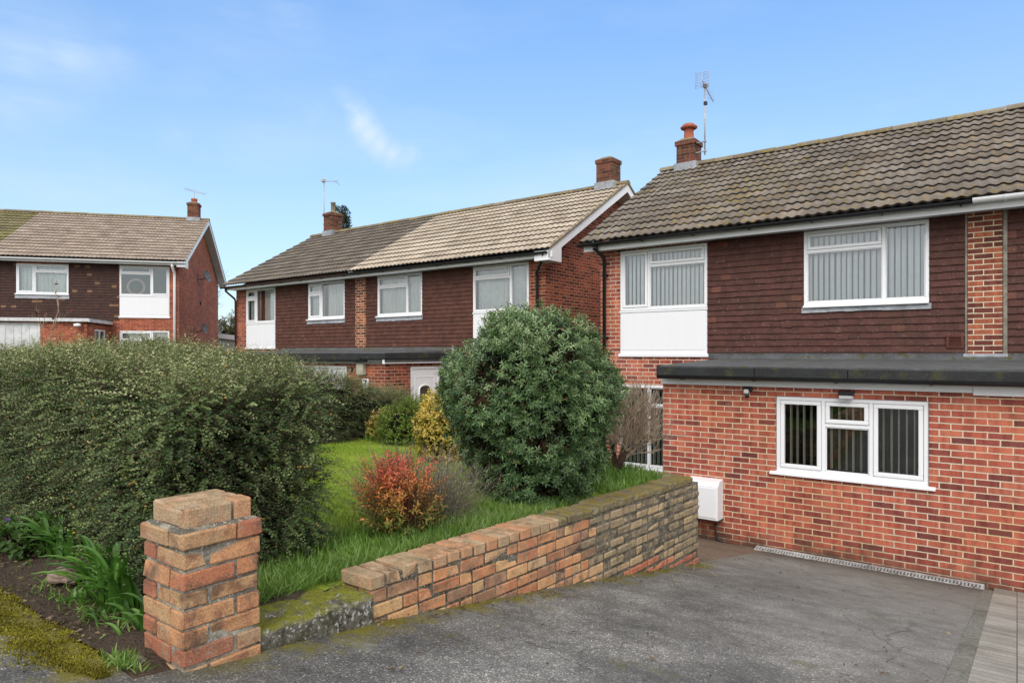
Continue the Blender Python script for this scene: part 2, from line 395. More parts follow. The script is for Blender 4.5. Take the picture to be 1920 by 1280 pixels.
def wall_yz(mb, y0, y1, z0, z1, x, out=1, mat=0, holes=()):
    ys = sorted({y0, y1, *[q for h in holes for q in (h[0], h[1])]}); zs = sorted({z0, z1, *[q for h in holes for q in (h[2], h[3])]})
    for i in range(len(ys)-1):
        for j in range(len(zs)-1):
            cy = (ys[i]+ys[i+1])/2; cz = (zs[j]+zs[j+1])/2
            if any(h[0] < cy < h[1] and h[2] < cz < h[3] for h in holes): continue
            p = [(x,ys[i],zs[j]),(x,ys[i+1],zs[j]),(x,ys[i+1],zs[j+1]),(x,ys[i],zs[j+1])]
            mb.face(p if out > 0 else p[::-1], mat)

def frame_bars(mb, x0, x1, z0, z1, y0, y1, t, mat=0):
    mb.box(x0, x1, y0, y1, z0, z0+t, mat, ch=.006); mb.box(x0, x1, y0, y1, z1-t, z1, mat, ch=.006)
    mb.box(x0, x0+t, y0+.001, y1-.001, z0+t, z1-t, mat, ch=.006); mb.box(x1-t, x1, y0+.001, y1-.001, z0+t, z1-t, mat, ch=.006)

def window(parent, org, x0, x1, z0, z1, y, lights, blind='slat', sill=True, panel=None, apron=None, room=None, rdepth=1.4, fmat=None, slat=None, openness=.5, sill_over=.07, name='window', label=None, split_frame=.055):
    """y = wall plane. lights = list of (a,b,c,d,kind) fractions of the glazed rectangle; kind 'f' fixed 'o' opening sash"""
    fm = fmat or W
    f = MB(); yf0, yf1 = y-.012, y+.058
    zb = z0 if panel is None else panel
    t = .05
    frame_bars(f, x0, x1, zb, z1, yf0, yf1, t)
    gx0, gx1, gz0, gz1 = x0+t, x1-t, zb+t, z1-t
    panes = []
    seen = set()
    for (a,b,c,d,kind) in lights:
        X0, X1 = gx0+(gx1-gx0)*a, gx0+(gx1-gx0)*b; Z0, Z1 = gz0+(gz1-gz0)*c, gz0+(gz1-gz0)*d
        h = .022
        if a > 0: X0 += h; 
        if b < 1: X1 -= h
        if c > 0: Z0 += h
        if d < 1: Z1 -= h
        if b < 1 and ('v', b) not in seen and c == 0 and True:
            xm = gx0+(gx1-gx0)*b
            # mullion runs as high as this column
            top = max(q[3] for q in lights if abs(q[1]-b) < 1e-6)
            f.box(xm-h, xm+h, yf0+.002, yf1-.002, gz0, gz0+(gz1-gz0)*top, ch=.004); seen.add(('v', b))
        if d < 1 and ('h', a, d) not in seen:
            zm = gz0+(gz1-gz0)*d
            f.box(X0, X1, yf0+.003, yf1-.003, zm-h, zm+h, ch=.004); seen.add(('h', a, d))
        if kind == 'o':
            s = .048
            frame_bars(f, X0+.004, X1-.004, Z0+.004, Z1-.004, yf0-.012, yf1-.012, s)
            panes.append((X0+s, X1-s, Z0+s, Z1-s, y+.012))
        else:
            s = .014
            frame_bars(f, X0, X1, Z0, Z1, yf0+.012, yf1-.01, s)
            panes.append((X0+s-.002, X1-s+.002, Z0+s-.002, Z1-s+.002, y+.022))
    w = f.build(name, [fm], parent, org)
    if label: w['label'] = label
    g = MB()
    for (a,b,c,d,yy) in panes: g.face([(a,yy,c),(b,yy,c),(b,yy,d),(a,yy,d)])
    g.build('pane', [GLASS], w, org)
    rm = room or ROOM
    r = MB(); Y0, Y1 = y+.06, y+rdepth
    X0, X1, Z0, Z1 = x0-.25, x1+.25, zb-.3, z1+.12
    if panel is not None: Z0 = zb
    # room shell, open toward the window except for a ring behind the wall
    r.face([(X0,Y1,Z0),(X1,Y1,Z0),(X1,Y1,Z1),(X0,Y1,Z1)]); r.face([(X0,Y0,Z0),(X0,Y1,Z0),(X0,Y1,Z1),(X0,Y0,Z1)]); r.face([(X1,Y0,Z0),(X1,Y0,Z1),(X1,Y1,Z1),(X1,Y1,Z0)])
    r.face([(X0,Y0,Z0),(X1,Y0,Z0),(X1,Y1,Z0),(X0,Y1,Z0)]); r.face([(X0,Y0,Z1),(X0,Y1,Z1),(X1,Y1,Z1),(X1,Y0,Z1)])
    wall_xz(r, X0, X1, Z0, Z1, Y0, [(x0+.02, x1-.02, max(zb+.02, Z0+.005), z1-.02)], .001)
    r.build('room', [rm], w, org)
    if blind == 'slat':
        b = MB(); step = .082; n = int((gx1-gx0)/step)
        for i in range(n+1):
            cx = gx0+.02+i*step+random.uniform(-.004,.004)
            if cx > gx1: break
            a = R(openness)+random.uniform(-.05,.05); hw = .043 if slat is None or slat is SLAT else .036
            dx, dy = hw*math.cos(a), hw*math.sin(a); yy = y+.115
            k = random.uniform(-.01,.012)
            b.face([(cx-dx,yy-dy,gz0+.02),(cx+k-dx*.6,yy-dy*.6,gz0+.02),(cx+k-dx*.6,yy-dy*.6,gz1+.03),(cx-dx,yy-dy,gz1+.03)])
            b.face([(cx+k-dx*.6,yy-dy*.6,gz0+.02),(cx+dx,yy+dy,gz0+.02),(cx+dx,yy+dy,gz1+.03),(cx+k-dx*.6,yy-dy*.6,gz1+.03)])
        b.box(gx0, gx1, y+.09, y+.14, gz1+.03, gz1+.07)
        b.build('blind', [slat or SLAT], w, org)
    elif blind in ('net', 'drape'):
        b = MB(); n = int((gx1-gx0)/.018); pts = []
        for i in range(n+1):
            x = gx0 + (gx1-gx0)*i/n
            pts.append((x, y+.13 + .022*math.sin(x*38+math.sin(x*7)*2.0) + .01*math.sin(x*91)))
        gap = random.uniform(.42,.58)
        for i in range(n):
            fr = (i+.5)/n
            if blind == 'drape' and gap-.10 < fr < gap+.02: continue
            (xa, ya), (xb, yb) = pts[i], pts[i+1]
            top = gz1+.02
            b.face([(xa,ya,gz0),(xb,yb,gz0),(xb,yb,top),(xa,ya,top)], 0, .5, True)
        b.build('curtain', [NET], w, org)
    if panel is not None:
        p = MB()
        p.box(x0, x1, y-.010, y+.05, z0, panel-.004, ch=.006)
        p.box(x0+.045, x1-.045, y-.016, y-.0105, z0+.10, panel-.055, ch=.002)
        p.box(x0-.03, x1+.03, y-.045, y+.01, z0-.03, z0+.03, ch=.008)
        p.box(x0-.012, x1+.012, y-.026, y-.009, panel-.04, panel-.005, ch=.004)
        p.build('infill_panel', [WP], w, org)
    elif sill:
        s = MB(); o = sill_over
        prof = [(y-.075, z0-.042), (y-.075, z0-.022), (y-.012, z0+.004), (y+.03, z0+.004), (y+.03, z0-.042)]
        s.extrude_x(prof, x0-o, x1+o)
        s.build('sill', [fm], w, org)
    if apron is not None:
        s = MB(); n = 14
        for i in range(n):
            xa = x0-.03+(x1-x0+.06)*i/n; xb = x0-.03+(x1-x0+.06)*(i+1)/n
            dz = random.uniform(-.006,.006)
            s.face([(xa,y-.040,apron+dz),(xb,y-.040,apron+dz),(xb,y-.022,z0-.04),(xa,y-.022,z0-.04)])
        s.face([(x0-.03,y-.02,z0-.04),(x0-.03,y-.02,apron),(x0-.03,y-.040,apron)]); s.face([(x1+.03,y-.02,z0-.04),(x1+.03,y-.040,apron),(x1+.03,y-.02,apron)])
        s.build('lead_apron', [LEAD], w, org)
    return w

def cladding(parent, org, x0, x1, z0, z1, y, skip=(), mat=None, gauge=.102, tw=.166, name='tile_cladding', out=.0):
    """each hung tile is a little slanted slab, all in the one cladding mesh"""
    mb = MB(); n = int(round((z1-z0)/gauge)); g = (z1-z0)/n
    dk = 1
    wall_xz(mb, x0, x1, z0, z1, y-.002, [h for h in ((max(a,x0+.001),min(b,x1-.001),max(c,z0+.001),min(d,z1-.001)) for (a,b,c,d) in skip) if h[0]<h[1]], .001)
    for r in range(n):
        za = z0+r*g; zb = za+g
        segs = [(x0, x1)]
        for (a,b,c,d) in skip:
            if c < za+g*.5 < d:
                segs = [q for s in segs for q in ((s[0], min(s[1], a)), (max(s[0], b), s[1])) if q[1]-q[0] > .01]
        off = (r % 2)*tw*.5 + random.uniform(-.006,.006); rowz = random.uniform(-.005,.005); sag = random.uniform(-.004, .004)
        k0 = int((x0-off)/tw)-1
        for (sa, sb) in segs:
            k = int(math.floor((sa-off)/tw)); 
            while True:
                xa, xb = max(sa, off+k*tw), min(sb, off+(k+1)*tw)
                if off+k*tw >= sb: break
                k += 1
                if xb-xa < .012: continue
                e = .0007; pj = .027+random.uniform(-.003,.004); dz = rowz+random.uniform(-.0035,.0035)-(.012 if random.random() < .02 else 0)
                rn = min(.88, max(0, random.gauss(.5,.11)))
                if random.random() < .03: rn = 1.0
                yb_, yt = y-pj, y-.006
                A=(xa+e,yb_,za+dz); B=(xb-e,yb_+random.uniform(-.001,.001),za+dz+random.uniform(-.001,.001)); Cc=(xb-e,yt,zb+.004); D=(xa+e,yt,zb+.004)
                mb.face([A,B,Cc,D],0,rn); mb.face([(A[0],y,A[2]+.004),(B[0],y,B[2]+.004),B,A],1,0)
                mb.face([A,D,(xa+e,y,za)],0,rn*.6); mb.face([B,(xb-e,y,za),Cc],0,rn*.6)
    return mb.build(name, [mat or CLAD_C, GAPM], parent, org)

def roof_slope(mb, x0, x1, ye, ze, yr, zr, gauge=.32, wave=.15, amp=.022, step=.028, matfn=None, gap=2, res=5, jit=.004, tile=.30):
    L = math.hypot(yr-ye, zr-ze); n = max(3, int(round(L/gauge))); g = L/n
    dy, dz = (yr-ye)/L, (zr-ze)/L; ny, nz = -dz, dy
    if nz < 0: ny, nz = -ny, -nz
    cols = int(round((x1-x0)/wave*res)); xs = [x0+(x1-x0)*i/cols for i in range(cols+1)]
    prof = [amp*((.5+.5*math.cos(2*math.pi*x/wave))**1.3) for x in xs]
    for r in range(n):
        a, b = r*g, (r+1)*g+.02
        tj = {}
        base = len(mb.v)
        rw = random.uniform(-jit*.6, jit*.6)
        for i, x in enumerate(xs):
            k = int((x+ (0 if True else 0))/tile) if x >= 0 else int(x/tile)-1
            if k not in tj: tj[k] = (random.uniform(-jit, jit), min(1,max(0,random.gauss(.5,.22))))
            h = prof[i]
            la, lb = a+rw+tj[k][0]*.8, b
            ha, hb = step+h+tj[k][0]*.5, h-.002
            mb.v.append((x, ye+dy*la+ny*(h+.001)*.2, ze+dz*la+nz*(h-.012)))      # riser foot
            mb.v.append((x, ye+dy*la+ny*ha, ze+dz*la+nz*ha))
            mb.v.append((x, ye+dy*lb+ny*hb, ze+dz*lb+nz*hb))
        for i in range(cols):
            x = (xs[i]+xs[i+1])/2; k = int(xs[i]/tile) if xs[i] >= 0 else int(xs[i]/tile)-1
            m = matfn(x, (a+b)/2) if matfn else 0
            p = base+3*i
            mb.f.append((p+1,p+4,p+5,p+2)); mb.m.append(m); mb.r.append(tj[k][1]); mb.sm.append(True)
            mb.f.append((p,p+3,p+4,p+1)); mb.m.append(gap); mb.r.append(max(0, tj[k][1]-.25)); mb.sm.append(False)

def ridge(parent, org, x0, x1, y, z, r=.11, mats=None):
    mb = MB(); n = int(round((x1-x0)/.44)); L = (x1-x0)/n
    for i in range(n):
        a, b = x0+i*L+.004, x0+(i+1)*L-.004; dz = random.uniform(-.006,.006); rn = random.random()
        pr = [(y+r*math.cos(t)*1.15, z-.03+dz+r*math.sin(t)) for t in [math.pi*k/8 for k in range(9)]]
        mb.extrude_x(pr, a, b, 0, rn)
    return mb.build('ridge_tiles', mats or [RIDGE_M], parent, org)

def gutter(parent, org, x0, x1, y, z, r=.055, mat=None, brackets=True, name='gutter', step=.9):
    mb = MB()
    pr = [(y+r*math.cos(t), z+r*math.sin(t)) for t in [math.pi+math.pi*k/8 for k in range(9)]]
    pi_ = [(y+(r-.006)*math.cos(t), z+(r-.006)*math.sin(t)) for t in [2*math.pi-math.pi*k/8 for k in range(9)]]
    mb.extrude_x(pr+pi_, x0, x1)
    mb.extrude_x(pr, x0-.004, x0); mb.extrude_x(pr, x1, x1+.004)
    if brackets:
        x = x0+.35
        while x < x1:
            p2 = [(y+(r+.007)*math.cos(t), z+(r+.007)*math.sin(t)) for t in [math.pi+math.pi*k/8 for k in range(9)]]
            mb.extrude_x(p2, x-.014, x+.014); mb.box(x-.012, x+.012, y+r-.01, y+r+.05, z-.06, z+.0)
            x += step
    return mb.build(name, [mat or BLACK], parent, org)

def chimney(parent, org, x0, x1, y0, y1, z0, z1, corbel=.035, pot=None, flash=True):
    mb = MB(); mb.box(x0, x1, y0, y1, z0, z1-.15)
    mb.box(x0-corbel, x1+corbel, y0-corbel, y1+corbel, z1-.15, z1-.05)
    c = mb.build('chimney', [BRICK_CH], parent, org)
    f = MB(); n = 10; cx, cy = (x0+x1)/2, (y0+y1)/2
    a, b, d = x0-corbel*.6, x1+corbel*.6, corbel*.6
    vs = [(a,y0-d,z1-.05),(b,y0-d,z1-.05),(b,y1+d,z1-.05),(a,y1+d,z1-.05),(cx-.12,cy-.12,z1+.03),(cx+.12,cy-.12,z1+.03),(cx+.12,cy+.12,z1+.03),(cx-.12,cy+.12,z1+.03)]
    f.raw(vs, [(0,1,5,4),(1,2,6,5),(2,3,7,6),(3,0,4,7),(4,5,6,7)])
    f.build('flaunching', [RIDGE_M], c, org)
    if flash:
        s = MB(); yc = (y0+y1)/2
        s.box(x0-.05, x1+.05, y0-.03, y1+.03, z0+.0, z0+.0+flash)
        s.build('flashing', [LEAD], c, org)
    return c

def brickwall_body(name, parent, org, x0, x1, y0, y1, zb, zt, ridge_y, ridge_z, holes, mat, hz=None):
    mb = MB()
    wall_xz(mb, x0, x1, zb, zt, y0, holes)
    wall_xz(mb, x0, x1, zb, zt, y1, (), out=1)
    for x, o in ((x0, -1), (x1, 1)):
        wall_yz(mb, y0, y1, zb, zt, x, o)
        p = [(x,y0,zt),(x,y1,zt),(x,ridge_y,ridge_z)]
        mb.face(p if o > 0 else p[::-1])
    return mb.build(name, [mat], parent, org)

# ------------------------------------------------------------------ nearest house (right)
HC = empty('semi_detached_house', (-6.44, 11.35, -2.59), label='nearest brick house with mossy grey roof and single-storey front extension beside the driveway', cat='house')
O = (-6.44, 11.35, -2.59)
YC = 11.35; XM = -.36   # main front plane, party line
hC = [(-6.015,-4.31,-.04,1.935), (-6.015,-4.31,-2.12,-.585), (-2.73,-1.01,.76,1.95)]
hCm = [(2*XM-b, 2*XM-a, c, d) for (a,b,c,d) in hC]
brickwall_body('brick_wall', HC, O, -6.44, 5.72, YC, 17.85, -2.75, 2.02, 14.6, 4.10, hC+hCm, BRICK_C)
for mir in (0, 1):
    def mx(a, b): return (a, b) if not mir else (2*XM-b, 2*XM-a)
    def ml(ls): return ls if not mir else [(1-b, 1-a, c, d, k) for (a,b,c,d,k) in ls]
    a, b = mx(-6.01, -4.315)
    window(HC, O, a, b, -.04, 1.93, YC, ml([(0,.335,0,1,'o'),(.335,1,0,.74,'f'),(.335,1,.74,1,'o')]), panel=.80, openness=-27, room=ROOMB,
           label='first floor window over a white panel' if not mir else None)
    window(HC, O, a, b, -2.12, -.59, YC, ml([(0,.335,0,1,'f'),(.335,1,0,.77,'f'),(.335,1,.77,1,'f')]), openness=83, room=ROOMD, slat=SLAT, rdepth=2.0, label='tall ground floor window behind the bare shrub' if not mir else None)
    a, b = mx(-2.725, -1.015)
    window(HC, O, a, b, .765, 1.945, YC, ml([(0,.67,0,.74,'f'),(.67,1,0,1,'f'),(0,.67,.74,1,'o')]), openness=-36, room=ROOMB, apron=.645, sill=True, sill_over=.0, label='wide first floor window with lead apron' if not mir else None)
    a, b = mx(-4.305, -.585); sa, sb = mx(-2.73, -1.01)
    cladding(HC, O, a, b, -.085, 1.985, YC, [(sa, sb, .66, 1.99)])
pm = MB()
pm.box(-.55, -.16, YC-.045, YC-.001, -.02, 1.99)
pier = pm.build('brick_pier', [BRICK_P], HC, O)
s = MB(); s.box(-.158, -.105, YC-.036, YC-.0015, -.06, 1.985, ch=.01); s.box(-.584, -.552, YC-.03, YC-.0015, -.06, 1.985, ch=.006); s.build('mortar_fillet', [mat_plain('lime_mortar', (.30,.28,.235), .9, .1, .3, 40, bump=.5)], pier, O)
s = MB(); s.box(-.60, -.10, YC-.055, YC-.046, -.06, -.005); s.build('lead_flashing', [LEAD], pier, O)
# front extension
ZE = -2.75
hE = [(-2.51,-.806,-1.53,-.553)]
m = MB(); wall_xz(m, -4.08, 4.0, ZE, -.40, 9.0, hE, .13); wall_yz(m, 9.0, YC, ZE, -.2, -4.08, -1); wall_yz(m, 9.0, YC, ZE, -.2, 4.0, 1)
m.build('extension_wall', [BRICK_E], HC, O)
window(HC, O, -2.505, -.811, -1.528, -.556, 9.03, [(0,.325,0,1,'o'),(.325,.66,0,.665,'f'),(.325,.66,.665,1,'o'),(.66,1,0,1,'o')], openness=80, room=ROOMD, slat=SLATD, rdepth=2.2, sill_over=.07, label='white ground floor window with three lights above the driveway')
m = MB()
m.box(-4.16, 4.08, 8.86, YC-.024, -.245, -.205)
pr = [(8.84,-.205),(8.84,-.175),(8.93,-.170),(YC-.024,-.09),(YC-.024,-.245),(8.84,-.245)]
m = MB(); m.extrude_x(pr, -4.06, 4.08)
x = -4.07
for w_ in (1.35, 1.1, 1.9, .8, 1.2, 1.82):   # felt edge in lapped lengths
    dz = random.uniform(-.006, .004); dy = random.uniform(-.004, .004); m.box(x, x+w_-.004, 8.80+dy, 8.838, -.315, -.186+dz, 1, ch=.010); x += w_           # drip edge upstand
m.box(-4.095, -4.062, 8.80, YC-.03, -.318, -.165, 1, ch=.012)
m.extrude_x([(YC-.03,-.095),(YC-.03,.0),(YC-.024,.0),(YC-.024,-.095)], -4.29, 4.08)
m.extrude_x([(YC-.12,-.093),(YC-.03,-.03),(YC-.03,-.093)], -4.16, 4.08)
fr = m.build('flat_roof', [FELT, FELTD], HC, O)
gutter(HC, O, -4.06, 4.1, 8.79, -.308, .05, BLACK, step=.98)
m = MB(); m.box(-4.09, -.39, 8.955, 8.985, -.440, -.28, ch=.004); m.box(-.388, 4.1, 8.945, 8.985, -.465, -.28, ch=.004); m.box(-4.105, -4.085, 8.99, YC-.1, -.435, -.28)
m.build('fascia_board', [W], HC, O)
# roof
ry, rz, ey, ez = 14.6, 4.25, 10.86, 2.085
m = MB()
roof_slope(m, -6.63, 5.9, ey, ez, ry, rz, .325, .15, .025, .024, jit=.009, gap=1)
m.face([(-6.63,ry,rz),(5.9,ry,rz),(5.9,18.3,2.085),(-6.63,18.3,2.085)], 0, .5)
m.face([(-6.63,ey+.1,ez-.03),(-6.63,ry,rz-.06),(-6.63,ry,rz),(-6.63,ey,ez+.02)], 0, .3)
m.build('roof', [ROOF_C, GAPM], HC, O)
ridge(HC, O, -6.66, 5.9, ry, rz+.02, .105)
m = MB(); m.box(-6.6, 5.9, 10.985, 11.0, 1.925, 2.075, ch=.003); m.build('fascia_board', [W], HC, O)
m = MB(); m.box(-6.6, 5.9, 11.001, YC-.03, 1.955, 1.965); m.build('soffit', [GREYP], HC, O)
m = MB(); m.face([(-6.60,10.99,1.93),(-6.60,14.6,4.04),(-6.60,14.6,4.22),(-6.60,10.99,2.09)]); m.face([(-6.60,14.6,4.04),(-6.60,18.2,1.93),(-6.60,18.2,2.09),(-6.60,14.6,4.22)])
m.face([(-6.60,10.99,1.93),(-6.44,10.99,1.93),(-6.44,14.6,4.04),(-6.60,14.6,4.04)]); m.build('bargeboard', [W], HC, O)
gutter(HC, O, -6.66, -.47, 10.868, 2.058, .054, BLACK, step=.95)
g2 = gutter(HC, O, -.47, 5.9, 10.86, 2.070, .064, W, step=1.0, name='gutter'); g2['label'] = 'white length of gutter'
m = MB(); xp = -6.315
m.tube([(xp,10.925,2.03),(xp,10.925,1.96),(xp,11.22,1.84),(xp,11.27,1.78),(xp,11.27,-2.5)], .036, 10)
m.tube([(xp,10.925,2.03),(xp,10.925,1.93)], .05, 10)
for z in (1.5, .3, -.9): m.box(xp-.05, xp+.05, 11.26, 11.35, z-.02, z+.02)
m.build('downpipe', [BLACK], HC, O)
ch = chimney(HC, O, -6.19, -5.77, 14.38, 14.80, 3.95, 4.86, .03, flash=.36)
m = MB(); m.lathe((-5.98,14.59,4.82), [(.115,0),(.108,.18),(.10,.30),(.12,.31)], 20)
m.lathe((-5.98,14.59,5.13), [(.15,-.02),(.185,.0),(.19,.03),(.15,.06),(.13,.09),(.06,.115),(0,.12)], 20); m.lathe((-5.98,14.59,5.13), [(.0,.0),(.15,-.02)], 20)
m.build('chimney_pot', [TERRA], ch, O)
m = MB(); m.tube([(-6.0,14.2,4.05),(-6.1,13.3,3.53),(-6.15,12.2,2.89),(-6.28,11.0,2.19),(-6.32,10.86,2.12),(-6.33,10.87,2.0)], .007, 5, 0); m.build('cable', [ALU], HC, O)
m = MB(); cx, cz = -.70, .165
m.box(cx-.105,cx+.105,YC-.040,YC-.016,cz-.095,cz-.06,ch=.004); m.box(cx-.105,cx+.105,YC-.040,YC-.016,cz+.06,cz+.095,ch=.004); m.box(cx-.105,cx-.07,YC-.039,YC-.017,cz-.06,cz+.06); m.box(cx+.07,cx+.105,YC-.039,YC-.017,cz-.06,cz+.06)
for k in range(5): m.box(cx-.07,cx+.07,YC-.032,YC-.017,cz-.052+k*.022,cz-.042+k*.022)
m.build('air_vent', [mat_plain('terracotta_vent', (.13,.045,.035), .7, .2, .2, 20)], HC, O)
m = MB(); m.box(-4.22,-3.93,YC-.03,YC-.012,1.83,1.90); m.build('patched_tiles', [mat_plain('patch_tile', (.16,.045,.032), .7, .2, .3, 30)], HC, O)

def yagi(name, base, z0, z1, label, kind=0, boom=None, brk=None):
    t = empty(name, (base[0], base[1], z0), label=label, cat='aerial')
    og = (base[0], base[1], z0); x, y = base
    m = MB(); m.tube([(x,y,z0),(x,y,z1)], .016, 7); m.build('mast', [ALU], t, og)
    if brk:
        for dz in (.08, .30):
            m = MB(); m.box(min(x,brk)-.0, max(x,brk), y-.012, y+.012, z0+dz-.01, z0+dz+.01); m.box(x-.03, x+.03, y-.03, y+.03, z0+dz-.014, z0+dz+.014)
            m.build('bracket', [STEEL], t, og)
    if boom:
        d = V(boom).normalized(); L = V(boom).length; c = V((x, y, z1-.02)) - d*L*.22; s = d.cross(V((0,0,1))).normalized(); u = s.cross(d)
        m = MB(); m.tube([c, c+d*L], .010, 6)
        n = 12 if kind == 0 else 9
        for i in range(n):
            q = c+d*(L*(.16+.8*i/n)); w = .085-.02*i/n
            m.tube([q-s*w, q+s*w], .004, 4)
        m.build('boom', [ALU], t, og)
        m = MB()
        for side in (-1, 1):
            q = c + d*.0 + u*(.09*side*0)
        for k in range(5):
            for sg in (-1, 1):
                zz = (.025+.035*k)*sg
                m.tube([c-s*.145+u*zz-d*abs(zz)*.25, c-s*.02+u*zz-d*abs(zz)*.25], .005, 4); m.tube([c+s*.02+u*zz-d*abs(zz)*.25, c+s*.145+u*zz-d*abs(zz)*.25], .005, 4)
        for q in (-.145,-.02,.02,.145): m.tube([c+s*q-u*.165-d*.04, c+s*q, c+s*q+u*.165-d*.04], .005, 4)
        m.build('reflector', [ALU], t, og)
        m = MB(); m.box(x-.03, x+.05, y-.04, y+.04, z1-.06, z1+.01); m.build('clamp', [BLACK], t, og)
        m = MB(); m.box(x-.02,x+.05,y-.03,y+.03,z1-.45,z1-.38); m.build('amplifier_box', [BLACK], t, og)
    return t
yagi('tv_aerial', (-5.55, 14.45), 4.42, 5.98, 'tall mast aerial with grid reflector beside the red chimney pot', 0, (-.255, 1.363, 0), brk=-5.77)

# meter box, lights, cable, drain on the near house front
mb_ = empty('meter_box', (-3.42, 9.0, -2.0), label='white meter box on the brick wall at the end of the garden wall', cat='meter box'); og = (-3.42, 9.0, -2.0)
m = MB(); m.extrude_x([(8.999,-2.25),(8.80,-2.25),(8.80,-1.80),(8.85,-1.745),(8.999,-1.72)], -3.66, -3.20); m.build('case', [W], mb_, og)
m = MB(); m.box(-3.63,-3.225,8.790,8.7995,-2.225,-1.82,ch=.004); m.build('door', [WP], mb_, og)
m = MB(); m.box(-3.66,-3.195,8.80,8.999,-2.275,-2.251); m.build('base_lip', [BROWNP], mb_, og)
m = MB(); m.tube([(-3.29,8.97,-2.27),(-3.29,8.965,-2.46),(-3.25,8.955,-2.54),(-3.15,8.95,-2.575),(-2.95,8.945,-2.582),(-2.72,8.94,-2.585)], .014, 7); tag(m.build('cable', [BLACK]), 'black cable running from the meter box down to the drain channel', 'cable')
sl = empty('security_light', (-1.66, 9.0, -.48), label='small black floodlight centred above the ground floor window', cat='wall light'); og = (-1.66, 9.0, -.48)
m = MB(); m.box(-1.745,-1.575,8.90,8.985,-.515,-.457,ch=.008); m.build('housing', [BLACK], sl, og)
m = MB(); m.box(-1.735,-1.585,8.893,8.985,-.555,-.516,ch=.006); m.build('lens', [mat_plain('pale_lens', (.52,.52,.56), .3, .5, .1)], sl, og)
m = MB(); m.box(-1.68,-1.64,8.985,8.999,-.54,-.47); m.build('mount', [BLACK], sl, og)
sl = empty('motion_sensor', (-2.85, 9.0, -.5), label='black motion sensor light on the brick wall left of the window', cat='wall light'); og = (-2.85, 9.0, -.5)
m = MB(); m.box(-2.91,-2.80,8.93,8.999,-.50,-.445,ch=.008); m.tube([(-2.855,8.93,-.53),(-2.855,8.94,-.585)], .026, 10); m.build('housing', [BLACK], sl, og)
m = MB(); m.box(-2.895,-2.83,8.90,8.929,-.535,-.478,ch=.01); m.build('lens', [mat_plain('sensor_lens', (.6,.6,.62), .3, .5, .1)], sl, og)
m = MB(); zt = -2.528
m.box(-2.735,-.285,8.815,8.838,zt-.10,zt-.014,ch=.004); m.box(-2.735,-.285,8.93,8.953,zt-.10,zt,ch=.004); m.box(-2.735,-.285,8.838,8.93,zt-.10,zt-.045,1)
x = -2.73
while x < -.29: m.raw([(x,8.838,zt-.030),(x+.017,8.838,zt-.030),(x+.017,8.93,zt-.016),(x,8.93,zt-.016),(x,8.838,zt-.014),(x+.017,8.838,zt-.014),(x+.017,8.93,zt-.001),(x,8.93,zt-.001)],[(4,5,6,7),(0,1,5,4),(1,2,6,5),(3,0,4,7)]); x += .034
tag(m.build('drain_channel', [mat_plain('drain_plastic', (.46,.46,.46), .6, .3, .35, 20), BLACK]), 'slotted grey drain channel along the foot of the brick extension', 'drain')

# ------------------------------------------------------------------ middle house
HB = empty('semi_detached_house', (-21.32, 12.5, -2.4), label='middle brick house with half dark half tan roof and flat-roofed garages', cat='house')
O = (-21.32, 12.5, -2.4); YB = 12.5
hB = [(-10.672,-8.976,.16,2.12), (-20.70,-19.0,.16,2.13), (-14.15,-12.41,1.02,2.13), (-17.29,-15.55,1.03,2.13)]
brickwall_body('brick_wall', HB, O, -21.32, -8.515, YB, 18.85, -2.6, 2.2, 15.67, 4.33, hB, BRICK_B)
window(HB, O, -10.667, -8.981, .16, 2.115, YB, [(0,.70,0,.75,'f'),(0,.70,.75,1,'o'),(.70,1,0,1,'f')], panel=1.0, blind='net', label='first floor window over a white panel behind the round bush')
window(HB, O, -20.695, -19.005, .16, 2.125, YB, [(0,.34,0,.75,'o'),(0,.34,.75,1,'o'),(.34,1,0,1,'f')], panel=1.0, blind='drape', label='left window over a white panel')
window(HB, O, -14.145, -12.415, 1.025, 2.125, YB, [(0,.68,0,.73,'f'),(0,.68,.73,1,'o'),(.68,1,0,1,'f')], blind='net', apron=.875, sill_over=.03, label='first floor window with net curtain right of the brick pier')
window(HB, O, -17.285, -15.555, 1.035, 2.125, YB, [(0,.36,0,.72,'o'),(0,.36,.72,1,'o'),(.36,1,0,1,'f')], blind='drape', apron=.885, sill_over=.03, label='first floor window with drawn curtain left of the brick pier')
cladding(HB, O, -19.0, -15.04, .08, 2.16, YB, [(-17.29,-15.55,.9,2.2)], CLAD_B)
cladding(HB, O, -14.59, -10.68, .08, 2.16, YB, [(-14.15,-12.41,.9,2.2)], CLAD_B)
m = MB(); m.box(-15.03,-14.6,YB-.045,YB-.001,.10,2.17); m.build('brick_pier', [BRICK_P], HB, O)
# garage extension with door on its right side
XS = -11.28; YE = 10.2
m = MB(); wall_xz(m, -18.6, XS, -2.6, -.2, YE, [(-14.85,-12.63,-2.5,-.30),(-18.0,-15.78,-2.5,-.30)], .10)
wall_yz(m, YE, YB, -2.6, -.2, XS, 1, 0, [(10.97,12.46,-2.5,-.315)]); wall_yz(m, YE, YB, -2.6, -.2, -18.6, -1)
m.build('extension_wall', [BRICK_B], HB, O)
for i, (a, b) in enumerate(((-14.85,-12.63), (-18.0,-15.78))):
    m = MB(); m.box(a+.06, b-.06, YE+.05, YE+.09, -2.45, -.36)
    for k in range(9): m.box(a+.1+k*.225, a+.11+k*.225+.19, YE+.04, YE+.0495, -2.4, -.42, ch=.006)
    frame_bars(m, a+.003, b-.003, -2.5, -.303, YE+.01, YE+.08, .06)
    g = m.build('garage_door', [WP], HB, O); g['label'] = ('garage door beside the house number', 'garage door hidden low behind the hedge')[i]
